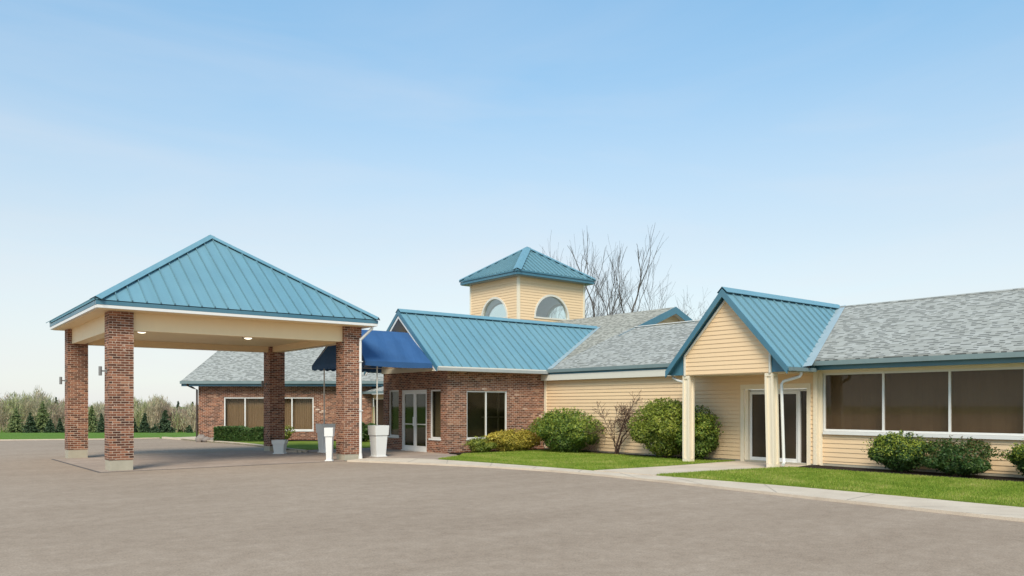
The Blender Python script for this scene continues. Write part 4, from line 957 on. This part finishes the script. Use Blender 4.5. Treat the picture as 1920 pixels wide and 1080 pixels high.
bt(1042, 60, 432, label='slender bare tree standing directly behind the tower roof, left of its twin', stems=1, seed=31, spread=.30, up=.36, r0=.17)
bt(1060, 61, 428, label='slender bare tree behind the right slope of the tower roof', stems=1, seed=32, lean=(.03,-.03), spread=.30, up=.36, r0=.18)
bt(1150, 55, 446, label='bare tree with a thick leaning trunk just right of the tower', stems=1, seed=43, lean=(-.07,.06), spread=.32, up=.28, r0=.27)
bt(1172, 57, 424, label='tallest bare tree, straight trunk, mid way between tower and upper gable', stems=1, seed=34, spread=.33, up=.30, r0=.26)
bt(1225, 60, 488, label='spreading bare tree above the left slope of the upper gable', stems=2, seed=36, lean=(.03,-.02), spread=.42, up=.2, r0=.09)
bt(1298, 66, 535, label='smaller bare tree between the upper gable and the porch roof', stems=2, seed=38, spread=.55, up=.18, r0=.08)
bt(1122, 66, 560, label='low bushy bare tree against the right wall of the tower', stems=2, seed=39, spread=.6, up=.12, r0=.08)
bare_tree('leafless twisted brown shrub against the cream wall between two green shrubs', (20.5,19.5,.08), 2.3, 2, 52, lean=(-.0,-.55), depth=5, spread=.8, up=.08, r0=.05, name='bare_shrub', mat='shrubwood', group=None)

# ---------------------------------------------------------------- field edge: conifers and wood
def conifer(label, px, Y, top_py, width, mat, seed, group='conifers at the edge of the field'):
    rng = np.random.default_rng(seed); X = (px-960)/1500*Y; b0 = cg(X, Y); z0 = terrain(b0[0], b0[1]); h = 1.77+(761-top_py)/1500*Y-z0
    g = thing('conifer', label, 'tree', (b0[0],b0[1],z0), group); P_ = []; N_ = []
    lv = int(h/.16)
    for k in range(lv):
        t = (k+.5)/lv; rad = width/2*(1-t)**.85*rng.uniform(.8,1.12)+.03; nb = max(5, int(16*(1-t))+4)
        for q in range(nb):
            th = rng.uniform(0,6.283); rr = rad*rng.uniform(.72,1.1); m = 6+int(10*rr)
            s = np.linspace(.15,1,m)[:,None]; d = np.array([math.cos(th),math.sin(th),-.28])
            P_.append(np.array([b0[0],b0[1],z0+.12+h*.97*t])+d*s*rr+rng.normal(0,.035,(m,3))); N_.append(np.tile(np.array([d[0]*.4,d[1]*.4,.8]),(m,1)))
    P_, N_ = np.concatenate(P_), np.concatenate(N_); V, Fc = leaf_cloud(P_, N_, .15, rng, 1.2, 1.6); fast_mesh('crown', V, Fc, M[mat], g)
    MB().tube([(b0[0],b0[1],z0-.1),(b0[0],b0[1],z0+h*.96)], [h*.022,.01], 6).build('trunk', M['bark'], g)
for a in (('broad dark spruce just left of the brick wing corner', 310, 112, 769, 3.3, 'spruce', 61),
          ('small dark spruce tucked against the broad spruce on its left', 290, 110, 796, 1.5, 'spruce', 62),
          ('narrow dark spruce right of the nearest canopy column', 271, 114, 775, 2.0, 'spruce', 63),
          ('dark spruce showing at the left edge of the nearest canopy column', 190, 113, 776, 1.5, 'spruce', 64),
          ('pale green conifer right of the farthest left canopy column', 172, 116, 760, 2.6, 'pale_conifer', 65),
          ('dark pointed spruce at the far left of the field edge', 57, 110, 774, 2.3, 'spruce', 66),
          ('small spruce midway between the far left spruce and the column', 94, 111, 786, 2.1, 'spruce', 67),
          ('narrow spruce touching the left edge of the farthest left column', 112, 112, 785, 1.2, 'spruce', 68),
          ('pale green conifer left of the dark pointed spruce', 30, 114, 766, 3.2, 'pale_conifer', 69),
          ('tall pale green conifer above the small spruce at far left', 80, 118, 752, 3.8, 'pale_conifer', 70),
          ('tiny spruce at the foot of the brick wing corner', 355, 110, 798, 1.3, 'spruce', 71),
          ('dark spire of a spruce rising above the wood at the wing roof', 361, 132, 753, 2.4, 'spruce', 72),
          ('dark spruce spire over the wood between broad spruce and wing', 334, 132, 752, 2.2, 'spruce', 73),
          ('dark spruce tip over the wood left of the canopy columns', 105, 132, 744, 2.8, 'spruce', 74),
          ('dark spruce half hidden behind the nearest canopy column', 250, 114, 782, 1.6, 'spruce', 75)): conifer(*a)
def woodland():
    rng = np.random.default_rng(81); Vs = []; Fs = []; off = 0
    n = 330
    X = rng.uniform(-150, -30, n); X[:210] = rng.uniform(-92, -44, 210); Y = rng.uniform(121, 150, n)
    for x, y in zip(X, Y):
        p = cg(x, y); z0 = terrain(p[0], p[1]); px = 960+1500*x/y
        top = 764-6*math.sin(px*.03)-5*math.sin(px*.11)+rng.normal(0,7)+(-9 if px < 120 else 0); h = max(1.77+(761-top)/1500*y-z0, 3)
        for s in range(3):                                           # stems
            bx = p[0]+rng.normal(0,.5); by = p[1]+rng.normal(0,.5); hh = h*rng.uniform(.7,1); lx, ly = rng.normal(0,.35,2); w = rng.uniform(.035,.085)
            d = RT*w; Vs.append(np.array([[bx-d[0],by-d[1],z0],[bx+d[0],by+d[1],z0],[bx+lx+d[0]*.2,by+ly+d[1]*.2,z0+hh],[bx+lx-d[0]*.2,by+ly-d[1]*.2,z0+hh]])); Fs.append(np.arange(4)[None]+off); off += 4
        m = 330                                                      # twig sprays
        t = rng.beta(1.6,1.5,m); pts = np.stack([p[0]+rng.normal(0,.85,m)*(1-.5*t), p[1]+rng.normal(0,.85,m)*(1-.5*t), z0+h*(.04+.96*t)],1)
        dv = rng.normal(0,.45,(m,3)); dv[:,2] = np.abs(dv[:,2])+.6; dv /= np.linalg.norm(dv,axis=1,keepdims=True); ln = rng.uniform(.35,1.0,(m,1)); sd = np.cross(dv, rng.normal(0,1,(m,3))); sd /= np.linalg.norm(sd,axis=1,keepdims=True); w = rng.uniform(.02,.06,(m,1))
        V = np.stack([pts-sd*w, pts+sd*w, pts+dv*ln+sd*w*.2, pts+dv*ln-sd*w*.2],1).reshape(-1,3); Vs.append(V); Fs.append(np.arange(m*4).reshape(m,4)+off); off += m*4
    o = fast_mesh('woodland', np.concatenate(Vs), np.concatenate(Fs), M['wood']); o['kind'] = 'stuff'
woodland()

# ---------------------------------------------------------------- grass blades on the near lawns
def in_poly(x, y, poly):
    c = np.zeros(len(x), bool); n = len(poly)
    for i in range(n):
        x0, y0 = poly[i]; x1, y1 = poly[(i+1)%n]
        with np.errstate(divide='ignore', invalid='ignore'):
            k = ((y0 > y) != (y1 > y)) & (x < (x1-x0)*(y-y0)/(y1-y0+1e-12)+x0)
        c ^= k
    return c
def blades():
    rng = np.random.default_rng(91); P_ = []
    for nm, (poly, z) in LAWNS.items(): pass
    polys = [([(14.40,21.45),(15.9,22.3),(16.45,23.0),(20.3,22.9),(20.3,15.35),(20.95,15.0),(20.95,14.8),(17.5,14.8),(15.08,15.05),(14.84,18.4)], 1500),
             ([(15.22,13.05),(17.2,12.8),(19.2,12.45),(19.9,12.25),(19.8,11.0),(19.85,3.2),(15.2,3.2),(15.29,5.0),(15.44,9.3)], 2600)]
    for poly, dens in polys:
        a = np.array(poly); lo, hi = a.min(0), a.max(0); n = int((hi-lo).prod()*dens)
        x, y = rng.uniform(lo[0],hi[0],n), rng.uniform(lo[1],hi[1],n); k = in_poly(x, y, poly); P_.append(np.stack([x[k],y[k],np.full(k.sum(),.073)],1))
    P_ = np.concatenate(P_); n = len(P_); th = rng.uniform(0,6.283,n); w = np.stack([np.cos(th),np.sin(th),np.zeros(n)],1)*rng.uniform(.004,.009,(n,1))
    h = rng.uniform(.02,.055,(n,1)); tip = P_+np.concatenate([rng.normal(0,.018,(n,2)), h],1)
    V = np.stack([P_-w,P_+w,tip],1).reshape(-1,3); o = fast_mesh('grass', V, np.arange(n*3).reshape(n,3), M['blade']); o['kind'] = 'stuff'
blades()
